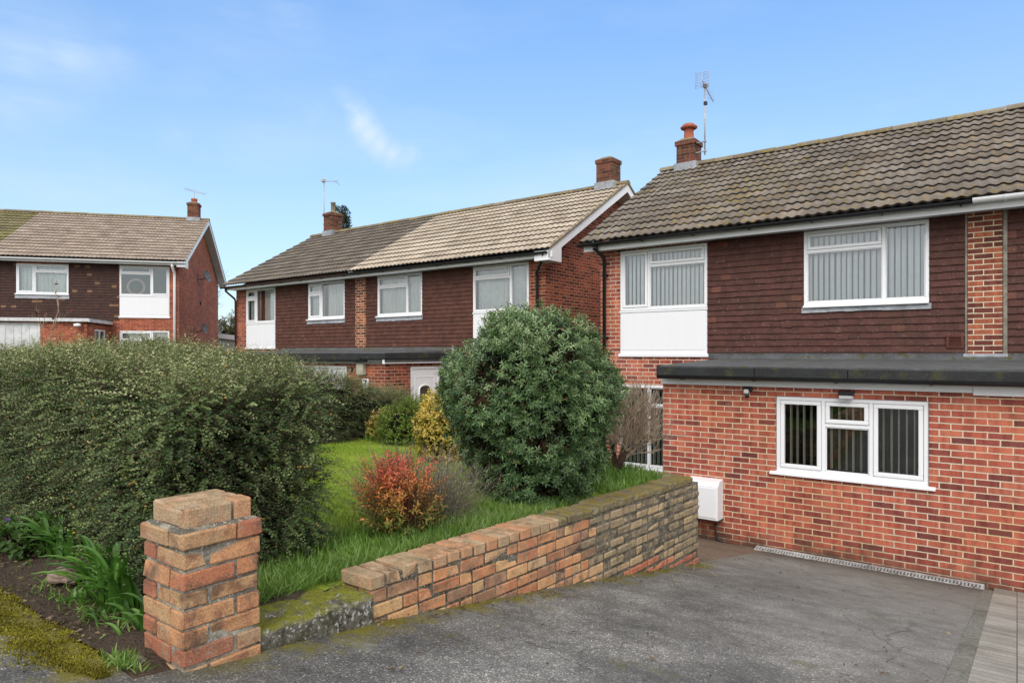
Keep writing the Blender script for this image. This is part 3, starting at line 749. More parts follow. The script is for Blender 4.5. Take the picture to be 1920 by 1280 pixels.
m = MB(); m.extrude_x([(YE-.12,-.02),(YE-.10,.0),(YB-.024,.085),(YB-.024,-.2),(YE-.12,-.2)], -18.68, XS+.10)
m.box(-18.70, -12.0, YE-.16, YE-.121, -.165, .005, 1, ch=.012); m.box(-12.0, XS+.12, YE-.155, YE-.121, -.135, .0, 1, ch=.01); m.box(XS+.101, XS+.135, YE-.15, YB-.05, -.13, .01, 1, ch=.01)
m.extrude_x([(YB-.14,.075),(YB-.03,.16),(YB-.026,.16),(YB-.026,.07)], -18.6, XS+.1)
m.build('flat_roof', [FELT, FELTD], HB, O)
gutter(HB, O, -18.7, -11.75, YE-.17, -.15, .05, BLACK)
m = MB(); m.box(-18.65, XS+.05, YE-.03, YE-.005, -.245, -.15); m.build('fascia_board', [GREYP], HB, O)
m = MB(); m.box(XS+.06, XS+.085, YE-.1, YB-.04, -.235, -.135, ch=.004); m.box(XS+.03,XS+.10,YE-.125,YE-.1,-.235,-.08); f_ = m.build('fascia_board', [W], HB, O); f_['label'] = 'bright white fascia over the front door'
# front door (faces +x)
def box_x(mb, y0, y1, z0, z1, x0, x1, **k): mb.box(x0, x1, y0, y1, z0, z1, **k)
m = MB()
for (a,b,c,d) in ((10.972,11.03,-2.5,-.318),(11.90,11.96,-2.5,-.318),(12.40,12.458,-2.5,-.318),(11.03,11.90,-.378,-.318),(11.96,12.40,-.378,-.318),(11.96,12.40,-1.50,-1.44),(11.96,12.40,-2.5,-2.44)): box_x(m, a, b, c, d, XS-.07, XS-.005, ch=.005)
df = m.build('door_frame', [W], HB, O)
m = MB(); box_x(m, 11.035, 11.895, -2.45, -.385, XS-.055, XS-.022)
frame = [(11.12,11.81,-.62,-.60)]
for (a,b,c,d) in ((11.13,11.80,-.575,-.555),(11.13,11.15,-2.3,-.575),(11.78,11.80,-2.3,-.575)): box_x(m, a, b, c, d, XS-.0219, XS-.014, ch=.003)
# arched moulding round the light
arc = [(11.465+.19*math.cos(t), -.86+.10*math.sin(t)) for t in [math.pi*k/10 for k in range(11)]]
arc2 = [(11.655,-1.5)]+arc[::1]+[(11.275,-1.5)]
m.tube([(XS-.02, y, z) for y, z in arc2], .022, 6)
dr = m.build('front_door', [W], HB, O)
m = MB(); m.face([(XS-.0205,y,z) for y, z in arc2]); m.build('door_light', [FROST], dr, O)
m = MB(); m.box(XS-.03, XS+.03, 11.825, 11.85, -1.5, -1.38, ch=.005); m.build('handle', [STEEL], dr, O)
m = MB(); m.face([(XS-.05,11.96,-1.44),(XS-.05,12.40,-1.44),(XS-.05,12.40,-.378),(XS-.05,11.96,-.378)]); m.face([(XS-.05,11.96,-2.44),(XS-.05,12.40,-2.44),(XS-.05,12.40,-1.5),(XS-.05,11.96,-1.5)]); m.build('side_light', [FROST], df, O)
# roof with two halves
ry, rz, ey, ez = 15.67, 4.42, 11.99, 2.265
m = MB(); roof_slope(m, -21.42, -8.06, ey, ez, ry, rz, .33, .15, .022, .027, matfn=lambda x, a: 0 if x < -14.82 else 1, jit=.004)
m.face([(-21.42,ry,rz),(-8.06,ry,rz),(-8.06,19.35,2.265),(-21.42,19.35,2.265)], 0, .5)
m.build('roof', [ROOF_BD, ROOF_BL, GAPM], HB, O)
r1 = ridge(HB, O, -21.45, -8.06, ry, rz+.02, .10)
m = MB(); m.box(-21.3,-8.06,12.085,12.10,2.10,2.235,ch=.003); m.build('fascia_board', [W], HB, O)
m = MB(); m.box(-21.3,-8.10,12.101,YB-.03,2.13,2.14); m.build('soffit', [GREYP], HB, O)
m = MB()
x = -8.09
def slab(mb, ya, za, yb, zb, h, x0, x1):
    vs = [(x0,ya,za-h),(x1,ya,za-h),(x1,yb,zb-h),(x0,yb,zb-h),(x0,ya,za),(x1,ya,za),(x1,yb,zb),(x0,yb,zb)]
    mb.raw(vs, [(0,3,2,1),(4,5,6,7),(0,1,5,4),(1,2,6,5),(2,3,7,6),(3,0,4,7)])
slab(m, 12.02, 2.28, ry, rz-.01, .21, x-.022, x); slab(m, ry+.001, rz-.01, 19.3, 2.28, .21, x-.022, x)
m.raw([(x-.001,12.02,2.25),(x-.001,12.02,2.02),(x-.001,12.50,2.02),(x-.001,12.50,2.55),(x+.004,12.02,2.25),(x+.004,12.02,2.02),(x+.004,12.50,2.02),(x+.004,12.50,2.55)], [(4,5,6,7),(0,1,5,4),(1,2,6,5),(2,3,7,6)])
m.box(x-.40, x-.001, 12.02, 12.1, 2.03, 2.24); m.build('bargeboard', [W], HB, O)
m = MB(); m.face([(x-.43,12.1,2.1),(x-.02,12.1,2.1),(x-.02,ry,rz-.2),(x-.43,ry,rz-.2)]); m.face([(x-.43,ry,rz-.2),(x-.02,ry,rz-.2),(x-.02,19.2,2.1),(x-.43,19.2,2.1)]); m.box(x-.42,x-.002,12.1,12.499,2.025,2.035); m.build('verge_soffit', [GREYP], HB, O)
m = MB(); slab(m, 12.0, 2.31, ry, rz+.04, .05, x-.07, x+.03); slab(m, ry+.001, rz+.04, 19.35, 2.31, .05, x-.07, x+.03); m.build('verge_mortar', [RIDGE_M], HB, O)
gutter(HB, O, -14.8, -8.14, 11.99, 2.215, .054, BLACK, step=1.0)
g_ = gutter(HB, O, -21.4, -14.8, 11.99, 2.215, .054, BROWNP, step=1.0); g_['label'] = 'dark brown gutter on the left half'
m = MB(); xp = -8.70; m.tube([(-8.26,12.03,2.2),(-8.27,12.05,2.12),(xp,12.40,1.82),(xp,12.43,1.74),(xp,12.43,-2.3)], .036, 9); m.build('downpipe', [BLACK], HB, O)
m = MB(); m.tube([(-21.2,12.03,2.2),(-21.2,12.05,2.08),(-21.25,12.40,1.85),(-21.25,12.43,1.75),(-21.25,12.43,-2.3)], .034, 8); m.build('downpipe', [BROWNP], HB, O)
chimney(HB, O, -8.90, -8.42, 15.45, 15.90, 4.15, 5.16, .025, flash=.36)
c2 = chimney(HB, O, -20.44, -19.98, 15.45, 15.93, 4.15, 5.20, .035, flash=.36)
m = MB(); m.lathe((-20.2,15.69,5.2), [(.10,-.03),(.085,.1),(.08,.32),(.095,.33),(.095,.38),(0,.38)], 14); m.build('chimney_pot', [RIDGE_M], c2, O)
a_ = yagi('tv_aerial', (-20.62, 15.6), 4.5, 6.42, 'thin pole aerial with small crossbar above the dark roof', 1, None, brk=-20.44)
m = MB(); m.tube([(-20.66,15.55,6.41),(-20.20,15.9,6.41)], .014, 6); m.box(-20.70,-20.56,15.52,15.63,6.38,6.47); m.tube([(-20.2,15.78,6.36),(-20.2,16.0,6.30)], .008, 5); m.build('boom', [ALU], a_, (-20.62,15.6,4.5))
m = MB(); m.box(-12.155,-11.93,YE-.115,YE-.001,-.50,-.245,ch=.01); tag(m.build('wall_box', [CREAM]), 'tall cream utility box on the brick pier beside the garage door', 'utility box')
cam_ = empty('security_camera', (-12.44,YE,-.39), label='small dark camera on the brick between garage door and cream box', cat='camera'); og = (-12.44,YE,-.39)
m = MB(); m.box(-12.49,-12.39,YE-.06,YE-.001,-.44,-.34,ch=.015); m.build('body', [BLACK], cam_, og)
m = MB(); m.tube([(-12.42,YE-.06,-.395),(-12.42,YE-.075,-.395)], .024, 10); m.build('lens', [LEAD], cam_, og)
# house number plate 7
np_ = empty('house_number', (-11.96,YE,-.68), label='white house number plate below the cream box', cat='number plate'); og = (-11.96,YE,-.68)
m = MB(); m.box(-12.07,-11.85,YE-.012,YE-.001,-.80,-.585,ch=.003); m.build('plate', [W], np_, og)
m = MB(); m.box(-12.02,-11.90,YE-.018,YE-.0125,-.645,-.615); m.raw([(-11.93,YE-.018,-.645),(-11.90,YE-.018,-.645),(-11.965,YE-.018,-.78),(-12.0,YE-.018,-.78)], [(0,3,2,1)]); m.build('numeral', [BLACK], np_, og)

# ------------------------------------------------------------------ left house (own rotated frame)
PA = (-25.962, 12.825); ZA = -1.25
HA = empty('semi_detached_house', (PA[0], PA[1], ZA), R(51.147), label='left brick house with brown roof seen end-on behind the clipped hedge', cat='house')
O = (0, 0, ZA)
hA = [(-2.067,-.322,1.375,3.35), (-5.494,-3.774,2.20,3.32), (-2.067,-.322,-.7,.86)]
brickwall_body('brick_wall', HA, O, -12.4, 0, 0, 8.25, -1.4, 3.42, 4.12, 5.83, hA, BRICK_A)
window(HA, O, -2.062, -.327, 1.375, 3.345, 0, [(0,.64,0,.76,'f'),(0,.64,.76,1,'o'),(.64,1,0,1,'o')], panel=2.20, blind=None, label='first floor window over a white panel with a ring inside')
wr = MB(); wr.tube([(-1.56+.29*math.cos(t), .25, 2.55+.29*math.sin(t)) for t in [2*math.pi*k/28 for k in range(29)]], .05, 7, cap=False); tag(wr.build('wreath', [mat_plain('pale_pink_ring', (.50,.36,.33), .8, .1, .2, 20)], HA, O))
window(HA, O, -5.489, -3.779, 2.21, 3.315, 0, [(0,.345,0,1,'o'),(.345,1,0,.76,'f'),(.345,1,.76,1,'o')], blind='net', apron=2.03, sill_over=.03, label='first floor window with pale curtains')
window(HA, O, -2.062, -.327, -.695, .855, 0, [(0,.66,0,.78,'f'),(0,.66,.78,1,'o'),(.66,1,0,1,'f')], blind='net', label='ground floor window half hidden by the hedge')
cladding(HA, O, -6.02, -2.09, 1.26, 3.42, 0, [(-5.494,-3.774,2.1,3.4)], CLAD_A)
m = MB(); m.box(-6.42,-6.03,-.04,-.001,1.28,3.42); m.build('brick_pier', [BRICK_P], HA, O)
cladding(HA, O, -10.4, -6.43, 1.26, 3.42, 0, [], CLAD_A)
m = MB(); wall_xz(m, -9.0, -2.40, -1.4, 1.1, -2.3, [(-6.1,-3.82,-1.3,1.04)], .08); wall_yz(m, -2.3, 0, -1.4, 1.05, -2.40, 1, 0, [(-1.55,-.45,-1.3,.86)]); m.build('extension_wall', [BRICK_A], HA, O)
m = MB(); m.box(-6.05,-3.87,-2.26,-2.22,-1.3,1.0)
for k in range(9): m.box(-6.0+k*.235,-6.0+k*.235+.2,-2.272,-2.2605,-1.2,.95,ch=.006)
frame_bars(m, -6.095,-3.825,-1.3,1.037,-2.29,-2.23,.05); m.build('garage_door', [mat_plain('chalky_white_door', (.66,.66,.69), .6, .3, .2, 5)], HA, O)
m = MB(); m.extrude_x([(-2.42,1.19),(-.03,1.26),(-.03,1.10),(-2.42,1.12)], -9.0, -2.30); m.build('flat_roof', [FELT], HA, O)
m = MB(); m.box(-9.0,-2.30,-2.45,-2.421,1.085,1.20,ch=.004); m.box(-2.299,-2.27,-2.45,-.05,1.07,1.19,ch=.004); m.build('fascia_board', [GREYP], HA, O)
m = MB()
for (a,b,c,d) in ((-1.547,-1.48,-1.3,.857),(-.52,-.453,-1.3,.857),(-1.48,-.52,.80,.857),(-1.05,-.98,-1.3,.80)): box_x(m, a, b, c, d, -2.46, -2.41, ch=.004)
dA = m.build('side_door', [W], HA, O)
m = MB(); m.face([(-2.45,-1.48,-1.2),(-2.45,-.52,-1.2),(-2.45,-.52,.8),(-2.45,-1.48,.8)]); m.build('pane', [FROST], dA, O)
m = MB(); m.lathe((-2.62,-2.52,.96), [(0,-.06),(.09,-.055),(.12,0),(.09,.05),(0,.06)], 14); m.box(-2.66,-2.58,-2.52,-2.30,.98,1.02); m.build('bulkhead_lamp', [W], HA, O)
ry, rz, ey, ez = 4.12, 5.97, -.46, 3.53
m = MB(); roof_slope(m, -12.5, .36, ey, ez, ry, rz, .33, .15, .022, .027, matfn=lambda x, a: 1 if x < -6.3 else 0)
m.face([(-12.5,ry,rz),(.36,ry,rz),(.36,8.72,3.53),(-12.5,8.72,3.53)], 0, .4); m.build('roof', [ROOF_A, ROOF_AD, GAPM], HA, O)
ridge(HA, O, -12.5, .36, ry, rz+.02, .10)
m = MB(); m.box(-12.4,.33,-.385,-.37,3.36,3.50,ch=.003); m.build('fascia_board', [W], HA, O)
m = MB(); m.box(-12.4,.30,-.369,-.03,3.385,3.395); m.build('soffit', [GREYP], HA, O)
gutter(HA, O, -12.4, .34, -.485, 3.475, .062, W, step=1.0)
m = MB(); slab(m, -.42, 3.53, ry, rz, .20, .315, .338); slab(m, ry+.001, rz, 8.7, 3.53, .20, .315, .338); m.box(.02,.338,-.43,-.39,3.30,3.50); m.box(.318,.345,-.4,-.02,3.27,3.55); m.box(.318,.345,8.3,8.66,3.27,3.55); m.build('bargeboard', [W], HA, O)
m = MB(); m.face([(.0,-.35,3.38),(.315,-.35,3.38),(.315,ry,rz-.19),(0,ry,rz-.19)]); m.face([(0,ry,rz-.19),(.315,ry,rz-.19),(.315,8.6,3.38),(0,8.6,3.38)]); m.build('verge_soffit', [GREYP], HA, O)
m = MB(); m.tube([(-.13,-.45,3.46),(-.13,-.43,3.30),(-.13,-.10,3.12),(-.13,-.07,3.0),(-.13,-.07,-1.2)], .05, 9); m.build('downpipe', [W], HA, O)
ca = chimney(HA, O, -.52, -.06, 3.9, 4.36, 5.7, 6.72, .03, flash=.34)
m = MB(); m.lathe((-.28,4.12,6.70), [(.13,0),(.12,.12),(.135,.13),(.135,.2),(0,.2)], 14); m.build('chimney_pot', [TERRA], ca, O)
# dishes and aerial of the left house, in world space
def la(t, d, z):
    c, s_ = math.cos(R(51.147)), math.sin(R(51.147)); return (PA[0]+t*c-d*s_, PA[1]+t*s_+d*c, z)
def dish(t, d, z, r, label):
    e = empty('satellite_dish', la(t, d, z), R(51.147), label=label, cat='satellite dish')
    m = MB(); prof = [(0,.0),(r*.5,.025),(r*.85,.07),(r,.10)]
    m.lathe((0,0,0), prof, 20); m.lathe((0,0,-.008), prof, 20)
    ob = m.build('dish', [DISHG], e); ob.location = (.30,-.05,.12); ob.rotation_euler = (R(75), 0, R(72))
    m = MB(); m.tube([(0,0,0),(.18,0,0),(.30,-.03,.10)], .02, 6); m.box(0,.02,-.06,.06,-.09,.09); m.build('bracket', [BLACK], e)
    m = MB(); m.tube([(.30,-.05,.02),(.52,-.33,.04)], .012, 5); m.box(.49,.57,-.39,-.30,.02,.08); m.build('feed_arm', [DISHG], e)
dish(0, 3.6, 3.25, .27, 'upper grey satellite dish high on the left gable wall')
dish(0, 2.95, .93, .22, 'lower grey satellite dish near the white conservatory')
m = MB(); m.box(.001,.06,3.95,4.10,2.16,2.30,ch=.01); m.build('air_vent', [BLACK], HA, O)
cx, cy, cz = la(-.28, 4.12, 6.9)
a_ = yagi('tv_aerial', (cx, cy), 6.75, 7.18, 'slanting aerial on the chimney of the left house', 1, None)
m = MB(); d0 = V((cx-.45, cy-.2, 7.38)); d1 = V((cx+.50, cy+.25, 7.08)); m.tube([d0, d1], .013, 5)
for k in range(9):
    q = d0.lerp(d1, k/8); m.tube([q+V((.05,-.09,-.09)), q+V((-.05,.09,.09))], .007, 4)
m.build('boom', [ALU], a_, (cx, cy, 6.75))

# ------------------------------------------------------------------ ground
GDY = [-60,-8,0,1.1,1.6,2.24,4.2,6.54,8.9,12,40]; GDZ = [-.6,-.95,-1.085,-1.20,-1.262,-1.35,-1.69,-2.13,-2.565,-2.6,-2.6]
def ss(a, b, x): t = np.clip((x-a)/(b-a), 0, 1); return t*t*(3-2*t)
def gd(y): return np.interp(y, GDY, GDZ)
def left_h(x, y):
    pav = gd(y)
    gar = -1.21 + .03*np.sin(x*1.7)*np.cos(y*1.3)*ss(-3.2,-4.2,x) - .095*ss(-3.7, -2.85, x)*ss(2.6, 5.8, y)
    k = ss(6.75, 8.3, y) + (ss(6.44, 6.50, y)-ss(6.75, 8.3, y))*ss(-5.3, -4.7, x); gar = gar + (gd(y)-gar)*k
    gB = -1.25 - 1.12*ss(3, 9.5, y); gB = gB + (-1.25-gB)*ss(-18, -23, x)
    g = gar + (gB-gar)*ss(-7.2, -9.5, x)
    far = -2.2 - 1.0*ss(25, 60, y); g = g + (far-g)*ss(22, 40, y)
    return np.where(y < 1.1, np.maximum(pav, -1.25), g + (np.maximum(pav,-1.25)+.005-g)*(1-ss(1.1, 1.6, y)))
def H(x, y):
    x = np.asarray(x, float); y = np.asarray(y, float)
    l = left_h(x, y); r = gd(y); k = np.clip((x+2.78)/(.18), 0, 1)
    return l + (r-l)*k
def sheet(name, xs, ys, dz, mat, kind='structure', hf=H, skirt=0, **kw):
    xs = np.array(xs); ys = np.array(ys); X, Y = np.meshgrid(xs, ys); Z = hf(X, Y)+dz
    v = np.stack([X, Y, Z], -1).reshape(-1, 3); nx, ny = len(xs), len(ys)
    i = np.arange(nx-1)[None,:] + np.arange(ny-1)[:,None]*nx
    f = np.stack([i, i+1, i+nx+1, i+nx], -1).reshape(-1, 4)
    o = np_mesh(name, v, f, [mat], sm=True); tag(o, kind=kind, **kw); return o
def rngs(*a):
    out = []
    for (x0, x1, st) in a: out += list(np.arange(x0, x1-1e-6, st))
    return out + [a[-1][1]]
def mat_ground(name, a, b, sc=6, bump=.6, c=None):
    t = NT(name); p = t.pos(); n = t.noise(p, sc, 6, .65); n2 = t.noise(p, sc*9, 5)
    col = t.mix(n, a, b); col = t.mix(1.0, col, t.mapr(n2, .3, .7, .6, 1.35), 'MULTIPLY')
    if c: col = t.mix(t.mapr(t.noise(p, sc*.5, 5), .52, .68, 0, .8), col, c)
    t.principled(col, .95, t.bump(t.math('ADD', n, n2), bump, .02), .15); return t.m
SOIL = mat_ground('soil', (.045,.032,.024), (.115,.085,.062), 8, 1.0)
TURF = mat_ground('turf', (.13,.19,.022), (.26,.33,.04), 5, .6, (.29,.28,.06))
FIELD = mat_ground('rough_ground', (.05,.07,.02), (.08,.09,.035), 2)
xs = rngs((-400,-60,40),(-60,-28,4),(-28,-8,1),(-8,-2.82,.4)) + [-2.79,-2.60] + rngs((-2.4,6,.6),(6,60,9),(60,400,60)); xs = sorted(set(round(x,3) for x in xs)); xs = [x for x in xs if x not in (-2.82,)]
ys = sorted(set(round(y,3) for y in rngs((-60,-4,8),(-4,1,.5),(1,2.4,.1),(2.4,9,.3),(9,24,1),(24,60,4),(60,400,50))+[6.44,6.47,6.5,6.55]))
sheet('ground', xs, ys, -.02, FIELD)
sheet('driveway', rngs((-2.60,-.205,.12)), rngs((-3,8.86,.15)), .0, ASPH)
def mat_pave():
    t = NT('block_paving'); p = t.pos(); s = t.sep(p)
    b = t.n('ShaderNodeTexBrick'); b.offset = .0
    v = t.n('ShaderNodeMapping'); t.l(p, v.inputs['Vector']); v.inputs['Location'].default_value = (.205,0,0); t.l(v.outputs[0], b.inputs['Vector'])
    b.inputs['Color1'].default_value = (0,0,0,1); b.inputs['Color2'].default_value = (1,1,1,1); b.inputs['Mortar'].default_value = (.5,.5,.5,1)
    b.inputs['Scale'].default_value = 1; b.inputs['Brick Width'].default_value = .205; b.inputs['Row Height'].default_value = .103; b.inputs['Mortar Size'].default_value = .0035; b.inputs['Mortar Smooth'].default_value = .3
    n = t.noise(p, 90, 4); n2 = t.noise(p, 3, 5)
    c = t.ramp(b.outputs['Color'], [(0,(.235,.215,.185)),(1,(.35,.325,.285))]); c = t.mix(1.0, c, t.mapr(n, .3, .7, .75, 1.2), 'MULTIPLY'); c = t.mix(1.0, c, t.mapr(n2, .3, .7, .75, 1.2), 'MULTIPLY')
    c = t.mix(b.outputs['Fac'], c, (.12,.105,.08))
    t.principled(c, .85, t.bump(t.math('SUBTRACT', t.math('MULTIPLY', n, .3), b.outputs['Fac']), .8, .006), .25); return t.m
sheet('paving', rngs((-.20,4.2,.45)), rngs((-3,8.99,.3)), .006, mat_pave())
sheet('concrete_margin', [-.295,-.26,-.23,-.201], rngs((2,8.84,.3)), .004, mat_ground('old_concrete', (.14,.132,.115), (.23,.218,.19), 5, .5, (.09,.085,.06)))
PAVT = ASPH
sheet('pavement', rngs((-16,-2.6,.2)), rngs((-3,1.12,.2)), .0, ASPH)
sheet('flower_bed', rngs((-16,-2.60,.1)), rngs((1.121,2.05,.07)), .006, SOIL, hf=lambda x, y: H(x, y)+.012*np.sin(x*23+y*7)*np.sin(y*31)+.012*np.sin(x*9+3))
sheet('lawn', rngs((-7.4,-2.80,.2)), sorted(rngs((1.85,6.45,.1))), .010, TURF, hf=lambda x, y: H(x, y)-.05*(1-np.clip((y-1.85)/.25, 0, 1)))
sheet('path', rngs((-6.0,-2.4,.2)), rngs((6.585,8.98,.2)), -.006, mat_ground('brown_concrete', (.14,.095,.065), (.21,.155,.115), 4, .5, (.09,.08,.06)))

# ------------------------------------------------------------------ brick gate pillar and garden wall
def mat_oldbrick(name, stops, pale=.35, moss=.4, mosscol=(.07,.07,.015), lich=(.36,.35,.31)):
    t = NT(name); p = t.pos()
    c = t.ramp(t.rnd(), stops)
    n = t.noise(p, 14, 5, .6); c = t.mix(t.mapr(n, .42, .62, 0, .7), c, t.ramp(t.noise(p, 9, 3), [(.35, stops[0][1]), (.5, stops[-1][1]), (.65, stops[len(stops)//2][1])]))
    sp = t.noise(p, 150, 4); c = t.mix(1.0, c, t.mapr(sp, .3, .7, .65, 1.3), 'MULTIPLY')
    c = t.mix(t.mapr(t.noise(p, 7, 6, .7), .51, .68, 0, .72), c, (.060,.048,.038))
    c = t.mix(t.mapr(t.noise(p, 42, 5, .65), .60, .68, 0, pale), c, lich)
    up = t.sep(t.n('ShaderNodeNewGeometry').outputs['Normal'])[2]
    mo = t.math('MULTIPLY', t.mapr(t.noise(p, 11, 5), .42, .62), t.mapr(up, .3, .9, .30, 1.0))
    c = t.mix(t.math('MULTIPLY', mo, moss), c, mosscol)
    h = t.math('ADD', t.math('MULTIPLY', n, .7), t.math('MULTIPLY', sp, .3))
    t.principled(c, .9, t.bump(h, 1.0, .014), .2); return t.m
OB_NEAR = mat_oldbrick('old_brick_orange', [(0,(.23,.14,.10)),(.3,(.48,.19,.10)),(.55,(.58,.27,.13)),(.8,(.58,.36,.18)),(1,(.53,.35,.20))], .28, .18)
OB_FAR = mat_oldbrick('old_brick_lichened', [(0,(.10,.088,.070)),(.35,(.20,.165,.115)),(.7,(.33,.255,.155)),(1,(.45,.32,.18))], .95, .12, (.12,.10,.02), (.50,.49,.45))
OB_RED = mat_oldbrick('old_brick_red', [(0,(.38,.12,.07)),(1,(.50,.20,.12))], .2, .15)
OB_PIL = mat_oldbrick('pillar_brick', [(0,(.38,.265,.165)),(.3,(.45,.285,.15)),(.55,(.50,.245,.12)),(.8,(.43,.165,.09)),(1,(.30,.12,.08))], .38, .12)
OB_CAP = mat_oldbrick('coping_brick', [(0,(.36,.27,.175)),(.5,(.45,.32,.20)),(1,(.50,.24,.13))], .25, .35)
def mat_mortar(name, a, b, speck=.6):
    t = NT(name); p = t.pos(); n = t.noise(p, 30, 6, .7)
    c = t.mix(t.mapr(n, .35, .65), a, b); c = t.mix(t.mapr(t.noise(p, 6, 4), .45, .62, 0, .7), c, tuple(q*.35 for q in a))
    c = t.mix(t.mapr(t.noise(p, 75, 4, .6), .58, .66, 0, speck), c, (.55,.53,.48))
    t.principled(c, .95, t.bump(n, 1.0, .012), .1); return t.m
MORT_P = mat_mortar('weathered_mortar', (.16,.145,.115), (.40,.37,.31), .9)
MORT_W = mat_mortar('dark_wall_mortar', (.075,.065,.05), (.22,.195,.155), .8)

def brick(mb, x0, x1, y0, y1, z0, z1, mat, rn, ch=.007, j=.002, shear=None, jv=.0014):
    q = lambda: random.uniform(-j, j)
    vs, fs = chamfer_box(x0+q(), x1+q(), y0+q(), y1+q(), z0+q(), z1+q(), ch*random.uniform(.7, 1.5))
    cx, cy, cz = (x0+x1)/2, (y0+y1)/2, (z0+z1)/2; a = random.uniform(-.008, .008); b = random.uniform(-.006, .006)
    out = []
    chip = random.random() < .45; sx_, sy_, sz_ = random.choice((-1,1)), random.choice((-1,1)), random.choice((-1,1))
    for (x, y, z) in vs:
        if chip and (x-cx)*sx_ > 0 and (y-cy)*sy_ > 0 and (z-cz)*sz_ > 0:
            q_ = random.uniform(.004,.013); x -= sx_*q_; y -= sy_*q_; z -= sz_*q_*.7
        z += a*(y-cy) + b*(x-cx) + random.uniform(-.0012, .0012)
        x += random.uniform(-jv, jv); y += random.uniform(-jv, jv)
        if shear: z += shear(y)
        out.append((x, y, z))
    mb.raw(out, fs, mat, rn)

px0, py0, S = -2.867, 1.27, .327
gp = empty('gate_pillar', (px0+S/2, py0+S/2, -1.24), label='short square pillar of weathered orange bricks at the driveway entrance', cat='brick pillar'); og = (px0+S/2, py0+S/2, -1.24)
A = [(.225,.327,0,.215),(0,.215,0,.102),(0,.102,.112,.327),(.112,.327,.225,.327)]
Bp = [(.112,.327,0,.102),(0,.102,0,.215),(0,.215,.225,.327),(.225,.327,.112,.327)]
m = MB(); zt = -.694
for c in range(9):
    z1 = zt-c*.0755; z0 = z1-.065
    o = .006 if c == 0 else random.uniform(-.002,.002)
    for (a,b,d,e) in (A if c % 2 == 0 else Bp):
        if c == 8: a, b, d, e = a+.006*(a < .05), b-.012*(b > .3), d+.014*(d < .05), e
        sx = (a if a > 0 else -o); ex = b if b < .3 else b+o; sy = d if d > 0 else -o; ey_ = e if e < .3 else e+o
        brick(m, px0+sx, px0+ex, py0+sy, py0+ey_, z0, z1, 0, random.random(), .0055, .0042, None, .0026)
m.box(px0+.010, px0+S-.010, py0+.010, py0+S-.010, -1.36, zt-.004, 1)
m.build('brick_shaft', [OB_PIL, MORT_P], gp, og)
m = MB(); i_ = .024
for (a,b,d,e) in ((.0,.088,.0,.279),(.097,.181,.012,.279),(.19,.279,.0,.194),(.19,.279,.204,.279)):
    brick(m, px0+i_+a, px0+i_+b, py0+i_+d, py0+i_+e, zt+.002, zt+.092+random.uniform(-.003,.003), 0, random.uniform(0,.5) if d < .1 else .85, .010, .0015)
m.box(px0+i_+.010, px0+S-i_-.010, py0+i_+.010, py0+S-i_-.010, zt-.004, zt+.080, 1)
m.raw([(px0-.002,py0-.002,zt-.003),(px0+S+.002,py0-.002,zt-.003),(px0+S+.002,py0+S+.002,zt-.003),(px0-.002,py0+S+.002,zt-.003),(px0+i_-.002,py0+i_-.002,zt+.014),(px0+S-i_+.002,py0+i_-.002,zt+.014),(px0+S-i_+.002,py0+S-i_+.002,zt+.014),(px0+i_-.002,py0+S-i_+.002,zt+.014)], [(0,1,5,4),(1,2,6,5),(2,3,7,6),(3,0,4,7)], 1)
brick(m, px0+i_+.05, px0+i_+.24, py0+i_-.001, py0+i_+.05, zt+.003, zt+.084, 0, .15, .012, .001)
m.build('cap', [OB_CAP, MORT_P], gp, og)

gw = empty('garden_wall', (-2.69, 4.4, -1.7), label='long low brick wall, orange near and lichen-dark far, beside the sloping driveway', cat='garden wall'); og = (-2.69, 4.4, -1.7)
Y0, Y1 = 2.235, 6.56; XF, XB = -2.58, -2.795; ZT = -1.118
shear = lambda y: -.0275*(y-Y0)
m = MB(); k = 0
for c in range(15):
    z1 = ZT-.077-c*.0755; z0 = z1-.065
    y = Y0 - (.0 if c % 2 else .055) 
    first = True
    while y < Y1-.03:
        Lb = .215 if random.random() > .22 else .102
        if c % 2 == 0 and first: Lb = .16
        a, b = max(y, Y0), min(y+Lb, Y1 + random.uniform(-.01,.012)); y += Lb+.0105; first = False
        if b-a < .04: continue
        g = float(gd((a+b)/2))
        if z1+shear((a+b)/2) < g-.01: continue
        edge = 4.44 + (.10 if c % 2 else -.06) + random.uniform(-.02,.02)
        far = (a+b)/2 > edge
        mt = 1 if far else 0
        if far and z0+shear((a+b)/2) < g+.07 and a > 4.9: mt = 2
        rn = min(1, max(0, random.gauss(.5,.3)))
        if not far and random.random() < .18: rn = .03
        pr = random.uniform(-.003, .004)+(random.uniform(-.004,.005) if far else 0)
        brick(m, XF-.102+pr, XF+pr, a, b, z0, z1, mt, rn, .012 if far else .006, .003 if far else .002, shear)
        brick(m, XB, XB+.102, a, b, z0, z1, mt, rn, .01, .002, shear)
vs = []
for (x, y, z) in [(XB+.006,Y0+.008,0),(XF-.007,Y0+.008,0),(XF-.007,Y1-.012,0),(XB+.006,Y1-.012,0)]: vs.append((x, y, -2.5)); 
top = [(XB+.006,Y0+.008,ZT-.07),(XF-.007,Y0+.008,ZT-.07),(XF-.007,Y1-.012,ZT-.07+shear(Y1)),(XB+.006,Y1-.012,ZT-.07+shear(Y1))]
m.raw(vs+top, [(4,5,6,7),(0,1,5,4),(1,2,6,5),(2,3,7,6),(3,0,4,7)], 3)
m.build('brickwork', [OB_NEAR, OB_FAR, OB_RED, MORT_W], gw, og)
m = MB(); y = Y0-.012
